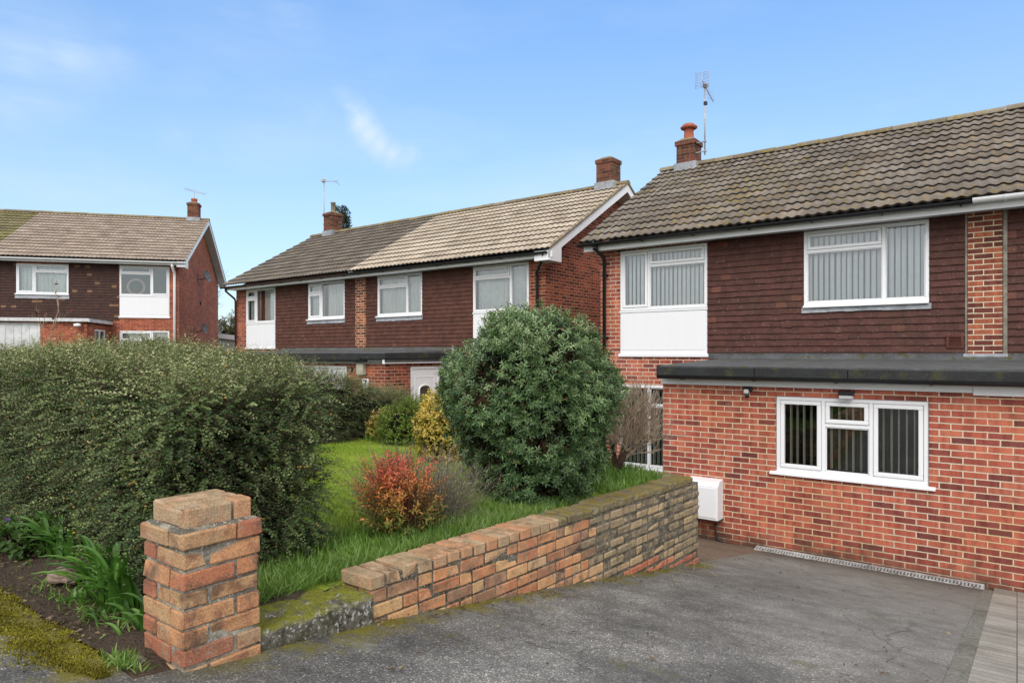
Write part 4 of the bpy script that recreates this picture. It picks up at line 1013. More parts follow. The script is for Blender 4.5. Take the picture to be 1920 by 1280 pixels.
while y < Y1-.20:
    far = y > 3.95; h = random.uniform(-.006,.006) if far else random.uniform(-.003,.003)
    b = y+.1015
    brick(m, XB-.006, XF+.006+random.uniform(-.003,.004), y, b, ZT-.067+h, ZT+h, 1 if far else 0, random.random(), .013 if far else .007, .003, shear); y = b+.0145
m.raw([(XB+.004,Y0+.005,ZT-.07),(XF-.006,Y0+.005,ZT-.07),(XF-.006,y-.02,ZT-.07+shear(y)),(XB+.004,y-.02,ZT-.07+shear(y)),(XB+.004,Y0+.005,ZT-.020),(XF-.006,Y0+.005,ZT-.020),(XF-.006,y-.02,ZT-.020+shear(y)),(XB+.004,y-.02,ZT-.020+shear(y))], [(4,5,6,7),(0,1,5,4),(1,2,6,5),(2,3,7,6),(3,0,4,7)], 2)
m2 = MB()
for c in range(13):
    z1 = ZT-.09-.115-c*.0755+.07; z0 = z1-.065; x = -4.95 + (.11 if c % 2 else 0)
    while x < -2.83:
        b = min(x+.215, -2.80); brick(m2, x, b, 6.475, 6.577, z0, z1, 0, random.random(), .012, .003); brick(m2, x, b, 6.36, 6.462, z0, z1, 0, random.random(), .012, .003); x += .2255
m2.box(-4.94, -2.81, 6.37, 6.57, -2.5, ZT-.14, 1)
m2.build('return_wall', [OB_FAR, MORT_W], gw, og)
OB_CAPF = mat_oldbrick('coping_brick_mossy', [(0,(.11,.095,.06)),(.5,(.17,.145,.09)),(1,(.20,.17,.10))], .5, 1.0, (.19,.14,.02))
m.build('coping', [OB_CAP, OB_CAPF, MORT_W], gw, og)
# mossy concrete upstand between pillar and wall
nx, ny = 26, 46; X, Y = np.meshgrid(np.linspace(-2.86,-2.56,nx), np.linspace(1.602,2.232,ny))
ex = np.minimum(np.minimum(X+2.86, -2.56-X), .022)/.022
Z = -1.188 - .020*(1-ex**.5) + .008*np.sin(X*31+Y*9)*np.sin(Y*17) + .006*np.sin(X*83)*np.sin(Y*71) + rng.normal(0,.0035,X.shape) - .02*(Y-1.6)
top = np.stack([X,Y,Z],-1).reshape(-1,3); i = np.arange(nx-1)[None,:]+np.arange(ny-1)[:,None]*nx
fs = [tuple(q) for q in np.stack([i,i+1,i+nx+1,i+nx],-1).reshape(-1,4)]
m = MB(); m.raw([tuple(q) for q in top], fs, 0, .5, True)
for q in range(ny-1):
    for col in (0, nx-1):
        a, b = top[q*nx+col], top[(q+1)*nx+col]; w = .012*math.sin(q*1.3)
        f = [(a[0],a[1],a[2]),(b[0],b[1],b[2]),(b[0]+.01+w*.3,b[1],-1.45),(a[0]+.01+w*.3,a[1],-1.45)]
        m.face(f if col == 0 else f[::-1], 0, .5, True)
def mat_mossconcrete():
    t = NT('mossy_concrete'); p = t.pos(); up = t.sep(t.n('ShaderNodeNewGeometry').outputs['Normal'])[2]
    n = t.noise(p, 22, 6, .7); n2 = t.noise(p, 120, 4)
    c = t.mix(t.mapr(n, .35, .65), (.045,.042,.034), (.22,.205,.17)); c = t.mix(t.mapr(t.noise(p, 45, 5), .56, .62, 0, .85), c, (.48,.47,.44)); c = t.mix(t.mapr(t.noise(p, 9, 5), .5, .62, 0, .7), c, (.055,.055,.025))
    mo = t.math('MULTIPLY', t.mapr(t.noise(p, 8, 6, .65), .36, .52), t.mapr(up, .45, .95))
    c = t.mix(mo, c, t.mix(n2, (.10,.115,.012), (.30,.29,.05)))
    c = t.mix(t.mapr(t.noise(p, 17, 5), .66, .72, 0, .9), c, (.45,.45,.43))
    t.principled(c, .95, t.bump(t.math('ADD', n, n2), 1.0, .012), .15); return t.m
tag(m.build('concrete_kerb', [mat_mossconcrete()]), 'low moss-topped concrete upstand between the pillar and the brick wall', 'kerb')

# ------------------------------------------------------------------ plants
def vnoise(p, f, seed=0):
    q = p*f; a = seed*1.7
    return (np.sin(q[:,0]*1.0+q[:,1]*1.3+a)+np.sin(q[:,1]*1.1-q[:,2]*1.4+a*2+1)+np.sin(q[:,2]*1.2+q[:,0]*.9+a*3+2)+np.sin(q[:,0]*1.9-q[:,1]*1.7+q[:,2]*1.5+a))/4
def unit(a): return a/np.maximum(np.linalg.norm(a, axis=-1, keepdims=True), 1e-9)
def sdf_sample(sdf, lo, hi, n, a, b, dens=None):
    lo, hi = np.array(lo), np.array(hi); out = []; got = 0; tries = 0
    while got < n and tries < 60:
        p = lo+(hi-lo)*rng.random((max(n*3, 20000), 3)); d = sdf(p); k = (d > a) & (d < b)
        if dens is not None: k &= rng.random(len(p)) < dens(p)
        out.append(p[k]); got += k.sum(); tries += 1
    p = np.concatenate(out)[:n]; e = 1e-3
    g = np.stack([sdf(p+np.eye(3)[i]*e)-sdf(p-np.eye(3)[i]*e) for i in range(3)], -1)
    return p, unit(g)
def kites(base, d, nrm, L, Wd, fold=.22):
    s = unit(np.cross(d, nrm)); nrm = unit(np.cross(s, d)); L = L[:,None]; Wd = Wd[:,None]
    mid = base+d*L*.45; up = nrm*Wd*fold
    v = np.stack([base, mid+s*Wd*.5+up, base+d*L-up*.3, mid-s*Wd*.5+up], 1)
    n = len(base); i = np.arange(n)[:,None]*4
    f = np.stack([i+[0,1,2], i+[0,2,3]], 1).reshape(-1,3)
    return v.reshape(-1,3), f, 2
def lances(base, d, nrm, L, Wd, droop=.25, fold=.15):
    s = unit(np.cross(d, nrm)); nrm = unit(np.cross(s, d)); L = L[:,None]; Wd = Wd[:,None]
    def at(t, w): c = base+d*L*t-nrm*L*droop*t*t; return c+s*Wd*w+nrm*Wd*fold*abs(w)*2, c-s*Wd*w+nrm*Wd*fold*abs(w)*2
    l1, r1 = at(.33, .5); l2, r2 = at(.68, .38); tip = base+d*L-nrm*L*droop
    v = np.stack([base, l1, r1, l2, r2, tip], 1); n = len(base); i = np.arange(n)[:,None]*6
    f = np.stack([i+[0,1,2], i+[2,1,3], i+[2,3,4], i+[4,3,5]], 1).reshape(-1,3)
    return v.reshape(-1,3), f, 4
def leaf_obj(name, parts, mat, parent, org):
    """parts: list of (v,f,k,rnd_per_leaf)"""
    vs = []; fs = []; rn = []; o = 0
    for v, f, k, r in parts:
        vs.append(v); fs.append(f+o); rn.append(np.repeat(r, k)); o += len(v)
    return np_mesh(name, np.concatenate(vs)-np.array(org), np.concatenate(fs), [mat], parent, rnd=np.clip(np.concatenate(rn),0,1))
def sticks(a, b, r):
    """thin three sided stems from a to b"""
    d = unit(b-a); ref = np.where(np.abs(d[:,2:3]) < .9, [[0,0,1.]], [[1.,0,0]]); s = unit(np.cross(d, ref)); t = np.cross(d, s); r = np.asarray(r).reshape(-1,1)
    c = [(math.cos(k*2.094), math.sin(k*2.094)) for k in range(3)]
    v = np.stack([a+(s*x+t*y)*r for x, y in c]+[b+(s*x+t*y)*r*.5 for x, y in c], 1); n = len(a); i = np.arange(n)[:,None]*6
    f = np.concatenate([np.stack([i+[k,(k+1)%3,3+(k+1)%3], i+[k,3+(k+1)%3,3+k]], 1) for k in range(3)], 1).reshape(-1,3)
    return v.reshape(-1,3), f, 6
def spray(P, D, L, n, leaf, asp, sag=.12, ang=60, twist=2.4, dist=False):
    """n leaves along each twig; returns leaf base, dir, normal, twig index, t"""
    N = len(P); t = (np.arange(n)[None,:]+rng.random((N,n))*.6+.3)/n
    ref = np.where(np.abs(D[:,2:3]) < .92, [[0,0,1.]], [[1.,0,0]]); s = unit(np.cross(D, ref)); u = np.cross(s, D)
    ph = rng.random((N,1))*6.28
    th = (np.arange(n)[None,:]%2)*math.pi + rng.normal(0,.35,(N,n)) if dist else ph+np.arange(n)[None,:]*twist
    side = s[:,None,:]*np.cos(th)[...,None]+u[:,None,:]*np.sin(th)[...,None]
    base = P[:,None,:]+D[:,None,:]*(L[:,None]*t)[...,None]; base[...,2] -= sag*L[:,None]*t*t
    a = R(ang); dr = unit(D[:,None,:]*math.cos(a)+side*math.sin(a)+rng.normal(0,.18,(N,n,3)))
    nr = unit(D[:,None,:]*.8-side*.2+np.array([0,0,.7])+rng.normal(0,.25,(N,n,3)))
    ix = np.repeat(np.arange(N), n)
    return base.reshape(-1,3), dr.reshape(-1,3), nr.reshape(-1,3), ix, t.ravel()
STEM = mat_plain('twig_bark', (.075,.050,.035), .9, .1, .3, 30)
STEMR = mat_plain('pale_twig_bark', (.17,.115,.09), .9, .1, .3, 30)
CORE = mat_ground('painted_thicket_shade', (.006,.006,.004), (.018,.018,.010), 14)  # near-black, so the shade inside the foliage is put into the colour
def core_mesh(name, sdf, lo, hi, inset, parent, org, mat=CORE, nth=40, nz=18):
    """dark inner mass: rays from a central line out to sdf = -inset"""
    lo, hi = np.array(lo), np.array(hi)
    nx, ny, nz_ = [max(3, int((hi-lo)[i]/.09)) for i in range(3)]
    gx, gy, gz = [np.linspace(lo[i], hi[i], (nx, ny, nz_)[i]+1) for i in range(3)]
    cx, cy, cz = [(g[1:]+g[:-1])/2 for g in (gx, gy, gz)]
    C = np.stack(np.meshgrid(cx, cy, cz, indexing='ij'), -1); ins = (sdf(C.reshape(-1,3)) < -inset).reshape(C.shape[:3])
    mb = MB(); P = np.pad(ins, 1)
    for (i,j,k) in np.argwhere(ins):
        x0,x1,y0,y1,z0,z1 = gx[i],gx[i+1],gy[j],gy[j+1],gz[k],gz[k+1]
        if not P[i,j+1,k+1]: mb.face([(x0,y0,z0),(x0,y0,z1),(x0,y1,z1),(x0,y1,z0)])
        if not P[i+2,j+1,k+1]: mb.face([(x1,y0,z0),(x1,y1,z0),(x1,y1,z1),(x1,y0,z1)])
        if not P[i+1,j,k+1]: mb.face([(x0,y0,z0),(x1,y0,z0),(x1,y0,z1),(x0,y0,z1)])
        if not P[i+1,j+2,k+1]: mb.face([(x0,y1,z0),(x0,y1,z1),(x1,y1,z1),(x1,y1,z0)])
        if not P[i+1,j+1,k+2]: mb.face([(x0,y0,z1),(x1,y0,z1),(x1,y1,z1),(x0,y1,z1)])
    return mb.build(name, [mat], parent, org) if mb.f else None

def hedge(name, label, sdf, lo, hi, ntw, org, leafmat, zref, nl=13, leaf=.0145, tl=.15, dens=None, coreinset=.10, topbias=1.0, groups=None):
    coreinset = .19
    e = empty(name, org, label=label, cat='hedge')
    P, N = sdf_sample(sdf, lo, hi, ntw, -.16, .012, dens)
    depth = sdf(P)
    up = np.array([0,0,1.])
    hz = rng.normal(0,.6,P.shape)*np.array([1,1,.45]); D = unit(N*.55 + up*(.10+.55*np.clip(N[:,2:3],0,1)) + hz + np.array([.15,0,0]))
    L = tl*(.55+.9*rng.random(len(P)))*(1+.5*np.clip(N[:,2],0,1)*topbias)
    b, d, n, ix, t = spray(P-N*.02, D, L, nl, leaf, .5, .25, 62, dist=True)
    sz = leaf*(.7+.6*rng.random(len(b)))*(1-.35*t)
    topf = np.clip(N[:,2],0,1)[ix]*topbias
    tp = np.flatnonzero((N[:,2] > .6) & (depth > -.05)); tp = rng.choice(tp, min(170, len(tp)), replace=False)
    sb = spray(P[tp], unit(np.array([.1,0,1.])+rng.normal(0,.28,(len(tp),3))), .10+.17*rng.random(len(tp))**2, 11, leaf, .5, .1, 55, dist=True)
    tw = rng.random(len(P))[ix]
    r = -.02-.13*np.clip(-(b[:,2]+.25)/.8,0,1)+.52*tw**1.6+.14*rng.random(len(b))+.33*topf+.10*t+np.clip(depth,-.16,0)[ix]*1.6+.10*(1+np.clip(vnoise(P,6,2),-1,1))[ix]  # low and inner leaves darkened as painted shading; tops paler as new growth
    r = np.where(rng.random(len(b)) < .006, 1.0, np.clip(r, 0, .93))
    v, f, k = kites(b, d, n, sz, sz*.60)
    v3, f3, k3 = kites(sb[0], sb[1], sb[2], leaf*(.6+.5*rng.random(len(sb[0]))), leaf*.5*(.8+.3*rng.random(len(sb[0]))))
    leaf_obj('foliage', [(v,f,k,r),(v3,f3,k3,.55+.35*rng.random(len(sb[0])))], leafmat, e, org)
    A = P-N*.03; B = P+D*L[:,None]*.8; B[:,2] -= .2*L
    v, f, k = sticks(A, B, np.full(len(A), .0012)); np_mesh('branches', v-np.array(org), f, [STEMR], e)
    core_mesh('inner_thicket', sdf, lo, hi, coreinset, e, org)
    return e
LEAF_H = mat_leaf('hedge_leaf', [(0,(.022,.040,.014)),(.3,(.068,.115,.034)),(.6,(.175,.225,.078)),(.93,(.44,.44,.24)),(.95,(.50,.25,.03)),(1,(.50,.25,.03))], .5, .2, .3)
def rbox(p, c, h, r):
    q = np.abs(p-np.array(c))-np.array(h)+r
    return np.linalg.norm(np.maximum(q,0),axis=1)+np.minimum(q.max(1),0)-r
def sdf_front(p):
    q = p.copy(); zf = np.clip((p[:,2]+1.25)/1.25, 0, 1)
    q[:,0] = p[:,0] + (1-zf)*.30*np.clip((p[:,0]+4.5)/1.4,0,1)
    q[:,1] = p[:,1] - (1-zf)*.04
    top = -.075 + .03*np.sin(p[:,0]*1.1+1) - .06*ss(-4.2,-3.3,p[:,0])
    q[:,2] = p[:,2]-top
    d = rbox(q, (-7.57, 1.985, -.65), (4.5, .475, .65), .15)
    return d - .065*vnoise(p, 4.2, 1) - .035*vnoise(p, 10, 2) - .02*vnoise(p, 23, 3)
def dens_front(p):
    k = np.clip(.62+.55*vnoise(p, 9, 7)+.3*vnoise(p, 21, 5), .12, 1)
    vis = np.where((p[:,1] > 2.2) & (p[:,2] < -.3) & (p[:,0] < -4.6), .12, 1.0) * np.where(p[:,0] < -9.0, .3, 1.0)
    return k*vis
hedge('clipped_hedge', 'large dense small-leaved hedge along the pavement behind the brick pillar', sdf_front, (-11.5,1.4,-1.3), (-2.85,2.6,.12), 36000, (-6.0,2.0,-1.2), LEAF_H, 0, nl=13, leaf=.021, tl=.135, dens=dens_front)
def sdf_bound(p):
    top = np.interp(p[:,1], [3.0,4.6,5.4,5.9,6.7,7.4], [.0,-.02,-.18,-.32,-.55,-.68])
    q = p.copy(); q[:,2] -= top
    d = rbox(q, (-7.75, 5.1, -.75), (.55, 2.3, .75), .22)
    return d - .05*vnoise(p, 4.2, 4) - .035*vnoise(p, 10, 5) - .02*vnoise(p, 23, 6)
hedge('boundary_hedge', 'lower hedge sloping down between the two front gardens toward the middle house', sdf_bound, (-8.5,2.7,-1.5), (-7.0,7.6,.12), 15000, (-7.75,5.1,-1.2), LEAF_H, 0, nl=11, leaf=.019, tl=.15, dens=lambda p: np.clip(.6+.5*vnoise(p,9,3),.1,1)*np.where(p[:,0] < -8.0, .3, 1))

# the big rounded evergreen bush
BX, BY = -3.36, 4.72
def sdf_bush(p):
    z = p[:,2]; zc = -.42; hz = .80
    rr = np.hypot(p[:,0]-BX, p[:,1]-BY)
    prof = np.where(z > zc, .715*np.sqrt(np.clip(1-((z-zc)/hz)**2.4, 0, 1)), .715-.22*((zc-z)/.8)**1.6)
    d = np.minimum(1.0, .8)*(rr-prof)
    d = np.maximum(d, (z-zc-hz)*.9)
    return d - .075*vnoise(p, 4.6, 1) - .05*vnoise(p, 10, 2) - .02*vnoise(p, 25, 3)
og = (BX, BY, -1.22)
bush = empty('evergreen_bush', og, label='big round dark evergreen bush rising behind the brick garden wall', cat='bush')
P, N = sdf_sample(sdf_bush, (BX-.95,BY-.95,-1.25), (BX+.95,BY+.95,.5), 4600, -.10, .01, lambda p: np.clip(.54+.85*vnoise(p, 7.5, 9)+.3*vnoise(p,17,4), .03, 1)*np.where(p[:,2] < -.75, .75, 1))
P2, N2 = sdf_sample(sdf_bush, (BX-.95,BY-.95,-1.25), (BX+.95,BY+.95,.5), 1500, -.22, -.08)
up = np.array([0,0,1.])
LEAF_B = mat_leaf('evergreen_leaf', [(0,(.014,.034,.012)),(.35,(.060,.124,.042)),(.65,(.148,.240,.090)),(.93,(.38,.46,.25)),(.95,(.30,.09,.04)),(1,(.33,.15,.07))], .42, .14, .4)
parts = []; sa = []; sb = []
for (p, n, dk) in ((P, N, 0), (P2, N2, -.25)):
    D = unit(n*.8+up*.35+rng.normal(0,.38,p.shape)); L = .05+.05*rng.random(len(p))
    b, d, nn, ix, t = spray(p-n*.02, D, L, 13, .05, .3, .0, 66)
    d = unit(d + D[ix]*(.9*t-.25)[:,None]); nn = unit(D[ix]+rng.normal(0,.2,d.shape))
    sz = (.037+.020*rng.random(len(b)))*(1-.3*t)
    r = .12+.34*rng.random(len(p))[ix]+.16*rng.random(len(b))+.26*np.clip(n[:,2],0,1)[ix]+.18*t+dk-.16*np.clip((-.35-b[:,2])/.8,0,1)  # light painted into leaf tone: paler on top, darker low and inside
    r = np.where(rng.random(len(b)) < .006, 1.0, np.clip(r, 0, .93))
    v, f, k = lances(b, d, nn, sz, sz*.27); parts.append((v,f,k,r))
    sa.append(p-n*.22); sb.append(p+D*L[:,None])
tp = rng.choice(np.flatnonzero(N[:,2] > .25), 70, replace=False); q = unit(N[tp]*.5+np.array([0,0,.9])+rng.normal(0,.25,(70,3))); b, d, nn, ix, t = spray(P[tp], q, .07+.11*rng.random(70)**2, 12, .05, .3, .05, 52); sz = .04*(.8+.4*rng.random(len(b)))*(1-.4*t)
v, f, k = lances(b, d, nn, sz, sz*.3); parts.append((v,f,k,.5+.3*rng.random(len(b)))); sa.append(P[tp]); sb.append(P[tp]+q*.1)
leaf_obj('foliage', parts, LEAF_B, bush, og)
c0 = np.array([[BX,BY,-1.25]]); q = sdf_sample(sdf_bush, (BX-.9,BY-.9,-1.0), (BX+.9,BY+.9,.4), 260, -.25, -.05)[0]
v1, f1, _ = sticks(np.concatenate(sa), np.concatenate(sb), np.full(len(P)+len(P2)+70, .0022)); v2, f2, _ = sticks(c0+ (q-c0)*.15*np.array([1,1,.3]), q, np.full(len(q), .011))
np_mesh('branches', np.concatenate([v1,v2])-np.array(og), np.concatenate([f1,f2+len(v1)]), [mat_plain('red_brown_bark', (.085,.045,.03), .9, .1, .3, 30)], bush)
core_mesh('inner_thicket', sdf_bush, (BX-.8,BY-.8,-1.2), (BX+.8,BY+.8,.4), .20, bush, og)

def dome(cx, cy, zb, rx, ry_, h, amp=.04, seed=1, pw=2.2):
    def f(p):
        z = np.clip((p[:,2]-zb)/h, -.2, 1.3); k = np.hypot((p[:,0]-cx)/rx, (p[:,1]-cy)/ry_)
        d = (np.abs(k)**pw+np.abs(np.clip(z,0,2)-.42)**pw*(1/.58)**pw)**(1/pw)-1
        return d*min(rx, ry_, h) - amp*vnoise(p, 7, seed) - amp*.5*vnoise(p, 17, seed+1)
    return f
def shrub(name, label, cat, c, rx, ry_, h, n, nl, leaf, asp, tl, stops, dirup=.5, sd=1, lance=False, thick=.12, rfun=None, core=True, ang=60, amp=.04, stemmat=STEM, trans=.25, dens=None, group=None):
    zb = float(H(c[0], c[1])) if len(c) == 2 else c[2]; og = (c[0], c[1], zb)
    e = empty(name, og, label=label, cat=cat, group=group)
    f_ = dome(c[0], c[1], zb, rx, ry_, h, amp, sd)
    lo = (c[0]-rx*1.3, c[1]-ry_*1.3, zb+.01); hi = (c[0]+rx*1.3, c[1]+ry_*1.3, zb+h*1.2)
    P, N = sdf_sample(f_, lo, hi, n, -thick, .01, dens or (lambda p: np.clip(.6+.6*vnoise(p, 9, sd+3), .08, 1)))
    D = unit(N*.6+np.array([0,0,1.])*dirup+rng.normal(0,.35,P.shape)); L = tl*(.6+.8*rng.random(len(P)))
    b, d, nn, ix, t = spray(P, D, L, nl, leaf, asp, .1, ang)
    sz = leaf*(.65+.7*rng.random(len(b)))
    r = .2+.35*rng.random(len(P))[ix]+.2*rng.random(len(b))+.2*np.clip(N[:,2],0,1)[ix]
    if rfun is not None: r = rfun(b, r, zb, h)
    v, f, k = (lances if lance else kites)(b, d, nn, sz, sz*asp)
    leaf_obj('foliage', [(v,f,k,r)], mat_leaf(name+'_leaf', stops, .5, trans, .3), e, og)
    base = np.stack([c[0]+rng.normal(0,rx*.12,len(P)), c[1]+rng.normal(0,ry_*.12,len(P)), np.full(len(P), zb-.02)], -1)
    st = np.minimum(1, rng.random((len(P),1))*.25+.55); A = base+(P-base)*st
    v, f, k = sticks(A, P+D*L[:,None], np.full(len(P), .0018)); m_ = min(60, len(P)); v2, f2, _ = sticks(base[:m_], P[:m_], np.full(m_, .006))
    np_mesh('branches', np.concatenate([v,v2])-np.array(og), np.concatenate([f,f2+len(v)]), [stemmat], e)
    if core: core_mesh('inner_thicket', f_, lo, hi, thick*1.0, e, og)
    return e
shrub('red_shrub', 'low shrub with scarlet tips and orange-green leaves in the bed by the wall', 'shrub', (-3.22,3.10), .20, .20, .42, 340, 15, .030, .34, .17, [(0,(.06,.10,.022)),(.3,(.18,.19,.04)),(.55,(.48,.21,.05)),(.8,(.62,.17,.07)),(1,(.70,.15,.12))], .95, 2, thick=.18, amp=.09,
      rfun=lambda b, r, zb, h: np.clip((b[:,2]-zb)/h*.80-.08+.6*(r-.45)+.12*rng.normal(0,1,len(b)), 0, 1), core=False, stemmat=mat_plain('red_stem', (.16,.06,.04), .8, .2, .2))
shrub('lavender', 'wispy grey lavender clump behind the red shrub', 'shrub', (-3.52,3.48), .48, .40, .31, 850, 9, .024, .15, .24, [(0,(.11,.12,.06)),(.5,(.24,.215,.16)),(1,(.40,.33,.32))], .9, 5, thick=.25, core=False, ang=22, stemmat=mat_plain('grey_stem', (.22,.185,.15), .9, .1, .2), trans=.15)
shrub('golden_shrub', 'yellow variegated shrub beside the big round bush', 'shrub', (-5.22,5.62), .27, .30, .76, 1100, 9, .036, .58, .11, [(0,(.09,.14,.03)),(.3,(.30,.30,.05)),(.55,(.62,.46,.10)),(1,(.75,.56,.24))], .5, 8)
shrub('green_shrub', 'rounded bright green shrub between the low hedge and the golden shrub', 'shrub', (-6.5,6.28), .33, .36, .58, 1600, 11, .020, .5, .11, [(0,(.05,.095,.015)),(.5,(.16,.25,.035)),(1,(.34,.42,.08))], .6, 11)
shrub('small_yellow_shrub', 'small low shrub with peach and yellow leaves at the back of the lawn', 'shrub', (-7.02,6.35), .24, .22, .36, 420, 9, .036, .5, .09, [(0,(.10,.13,.03)),(.4,(.34,.30,.06)),(1,(.60,.36,.18))], .6, 14, core=False)
shrub('brown_shrub', 'dark brownish shrub in front of the left house', 'shrub', (-14.5,6.6,-1.7), .8, .6, 1.95, 1100, 10, .045, .5, .14, [(0,(.05,.05,.025)),(.5,(.12,.095,.05)),(1,(.20,.14,.075))], .5, 17)

def branchy(mb, p, d, L, r, depth, spread=.45, up=.15, n=3, bend=.25, rnd=.5, leaves=None, mat=0):
    pts = [V(p)]; q = V(p); dd = V(d).normalized()
    for i in range(3):
        dd = (dd + V((random.gauss(0,bend), random.gauss(0,bend), random.gauss(0,bend)*.6+up*.3))*.5).normalized(); q = q+dd*(L/3); pts.append(q.copy())
    mb.tube(pts, [r, r*.85, r*.72, r*.55], 5, mat, rnd, cap=False)
    if leaves is not None: leaves.append((q.copy(), dd.copy()))
    if depth <= 0: return
    for k in range(n if depth > 1 else n+1):
        s = pts[random.choice([1,2,3,3])]
        nd = (dd + V((random.gauss(0,spread), random.gauss(0,spread), random.gauss(0,spread)*.7+up))).normalized()
        branchy(mb, s, nd, L*random.uniform(.55,.8), r*.55, depth-1, spread, up, n, bend, rnd, leaves, mat)
BARK_B = mat_plain('bare_shrub_bark', (.38,.29,.22), .9, .1, .4, 25, bump=.3)
bs = empty('bare_shrub', (-3.28,6.12,-1.22), label='leafless pruned woody shrub between the round bush and the brick extension', cat='shrub'); og = (-3.28,6.12,-1.22)
random.seed(5)
m = MB(); m.tube([(-3.28,6.12,-1.28),(-3.24,6.1,-1.12),(-3.17,6.09,-.98)], [.05,.042,.036], 8); m.tube([(-3.28,6.12,-1.25),(-3.33,6.15,-1.08),(-3.36,6.16,-.92)], [.036,.03,.026], 8); m.build('trunk', [STEM], bs, og)
m = MB()
for (p, d, L) in (((-3.17,6.09,-1.0),(.5,.15,.9),.30),((-3.17,6.09,-1.0),(.15,-.1,1),.32),((-3.2,6.1,-1.08),(.8,.3,.75),.28),((-3.36,6.16,-.93),(-.1,.1,1),.30),((-3.3,6.12,-1.02),(-.2,.3,.9),.3),((-3.24,6.1,-1.05),(.2,.3,1),.34)):
    branchy(m, p, d, L, .016, 4, .40, .30, 3, .35); branchy(m, p, (d[0]*1.3+.1,d[1]-.2,d[2]), L*.95, .014, 4, .45, .25, 3, .35)
m.build('branches', [BARK_B], bs, og)
fb = dome(-3.14, 6.16, -.98, .29, .29, .60, .08, 9); P, N = sdf_sample(fb, (-3.7,5.6,-.9), (-2.7,6.7,-.2), 850, -.22, .02)
D = unit((P-np.array([-3.26,6.12,-1.15]))+rng.normal(0,.16,P.shape)); v, f, k = sticks(P-D*.10, P+D*(.05+.08*rng.random((len(P),1))), .0022+.0018*rng.random(len(P)))
np_mesh('twigs', v-np.array(og), f, [mat_plain('pale_dead_twig', (.46,.36,.27), .9, .1, .3, 25)], bs)
sp = empty('red_sapling', (-8.1,2.62,-1.2), label='thin bare sapling with a few dark red leaves poking above the hedge', cat='sapling'); og = (-8.1,2.62,-1.2)
m = MB(); lv = []
random.seed(12)
m.tube([(-8.1,2.62,-1.2),(-8.05,2.62,-.3),(-8.0,2.62,.12)], [.012,.010,.008], 6)
m.tube([(-8.15,2.6,-1.2),(-8.25,2.62,-.2),(-8.28,2.62,.18)], [.012,.010,.007], 6)
branchy(m, (-8.0,2.62,.1), (.15,.1,1), .34, .007, 3, .35, .25, 2, .2, leaves=lv); branchy(m, (-8.28,2.62,.15), (-.1,.05,1), .30, .006, 3, .4, .25, 2, .2, leaves=lv)
m.build('branches', [BARK_B], sp, og)
b = np.array([tuple(q[0]) for q in lv if random.random() < .35]); d = unit(rng.normal(0,1,b.shape)); v, f, k = kites(b, d, unit(rng.normal(0,1,b.shape)), np.full(len(b), .05), np.full(len(b), .026))
leaf_obj('foliage', [(v,f,k,rng.random(len(b)))], mat_leaf('red_leaf', [(0,(.12,.02,.015)),(1,(.25,.05,.035))]), sp, og)

# far trees
def conifer(x, y, zb, h, label, r0=1.6):
    e = empty('conifer', (x, y, zb), label=label, cat='tree'); og = (x, y, zb)
    m = MB(); m.tube([(x,y,zb),(x,y,zb+h*.97)], [.22,.02], 8); m.build('trunk', [STEM], e, og)
    n = 1300; t = rng.random(n)**.8; z = zb+h*(.15+.85*t); rr = r0*(1-t)**.8*(.35+.65*np.sqrt(rng.random(n)))+.04; a = rng.random(n)*6.28
    P = np.stack([x+rr*np.cos(a), y+rr*np.sin(a), z-rr*.25], -1); D = unit(np.stack([np.cos(a),np.sin(a),np.full(n,.25)],-1)+rng.normal(0,.3,(n,3)))
    b, d, nn, ix, tt = spray(P, D, np.full(n,.28), 8, .16, .3, .2, 40); sz = .16*(.6+.7*rng.random(len(b)))
    v, f, k = kites(b, d, nn, sz, sz*.26); leaf_obj('crown', [(v,f,k,rng.random(len(b)))], mat_leaf('conifer_needle', [(0,(.012,.028,.012)),(1,(.045,.075,.03))], .6, .1), e, og)
conifer(-25.4, 20.2, -2.4, 9.25, 'dark conifer tip showing behind the mossy-capped chimney of the middle house', .95)
bt = empty('bare_tree', (-41.5,21.5,-2.2), label='leafless tree seen through the gap between the left and middle houses', cat='tree'); og = (-41.5,21.5,-2.2)
m = MB(); random.seed(3); m.tube([(-41.5,21.5,-2.3),(-41.5,21.5,0),(-41.4,21.5,1.2)], [.2,.16,.13], 8); m.build('trunk', [STEMR], bt, og)
m = MB()
for k in range(6): branchy(m, (-41.45,21.5,.2+.35*k), (math.cos(k*2.2),math.sin(k*2.2),.75), 2.1, .055, 3, .5, .05, 3, .3)
m.build('branches', [STEMR], bt, og)
shrub('distant_bush', 'olive bush seen low through the gap between the left and middle houses', 'bush', (-40.2,24.5,-2.2), 3.4, 2.6, 4.6, 1500, 9, .16, .5, .5, [(0,(.05,.055,.02)),(.5,(.10,.10,.045)),(1,(.17,.155,.08))], .4, 21, thick=.5, amp=.15)
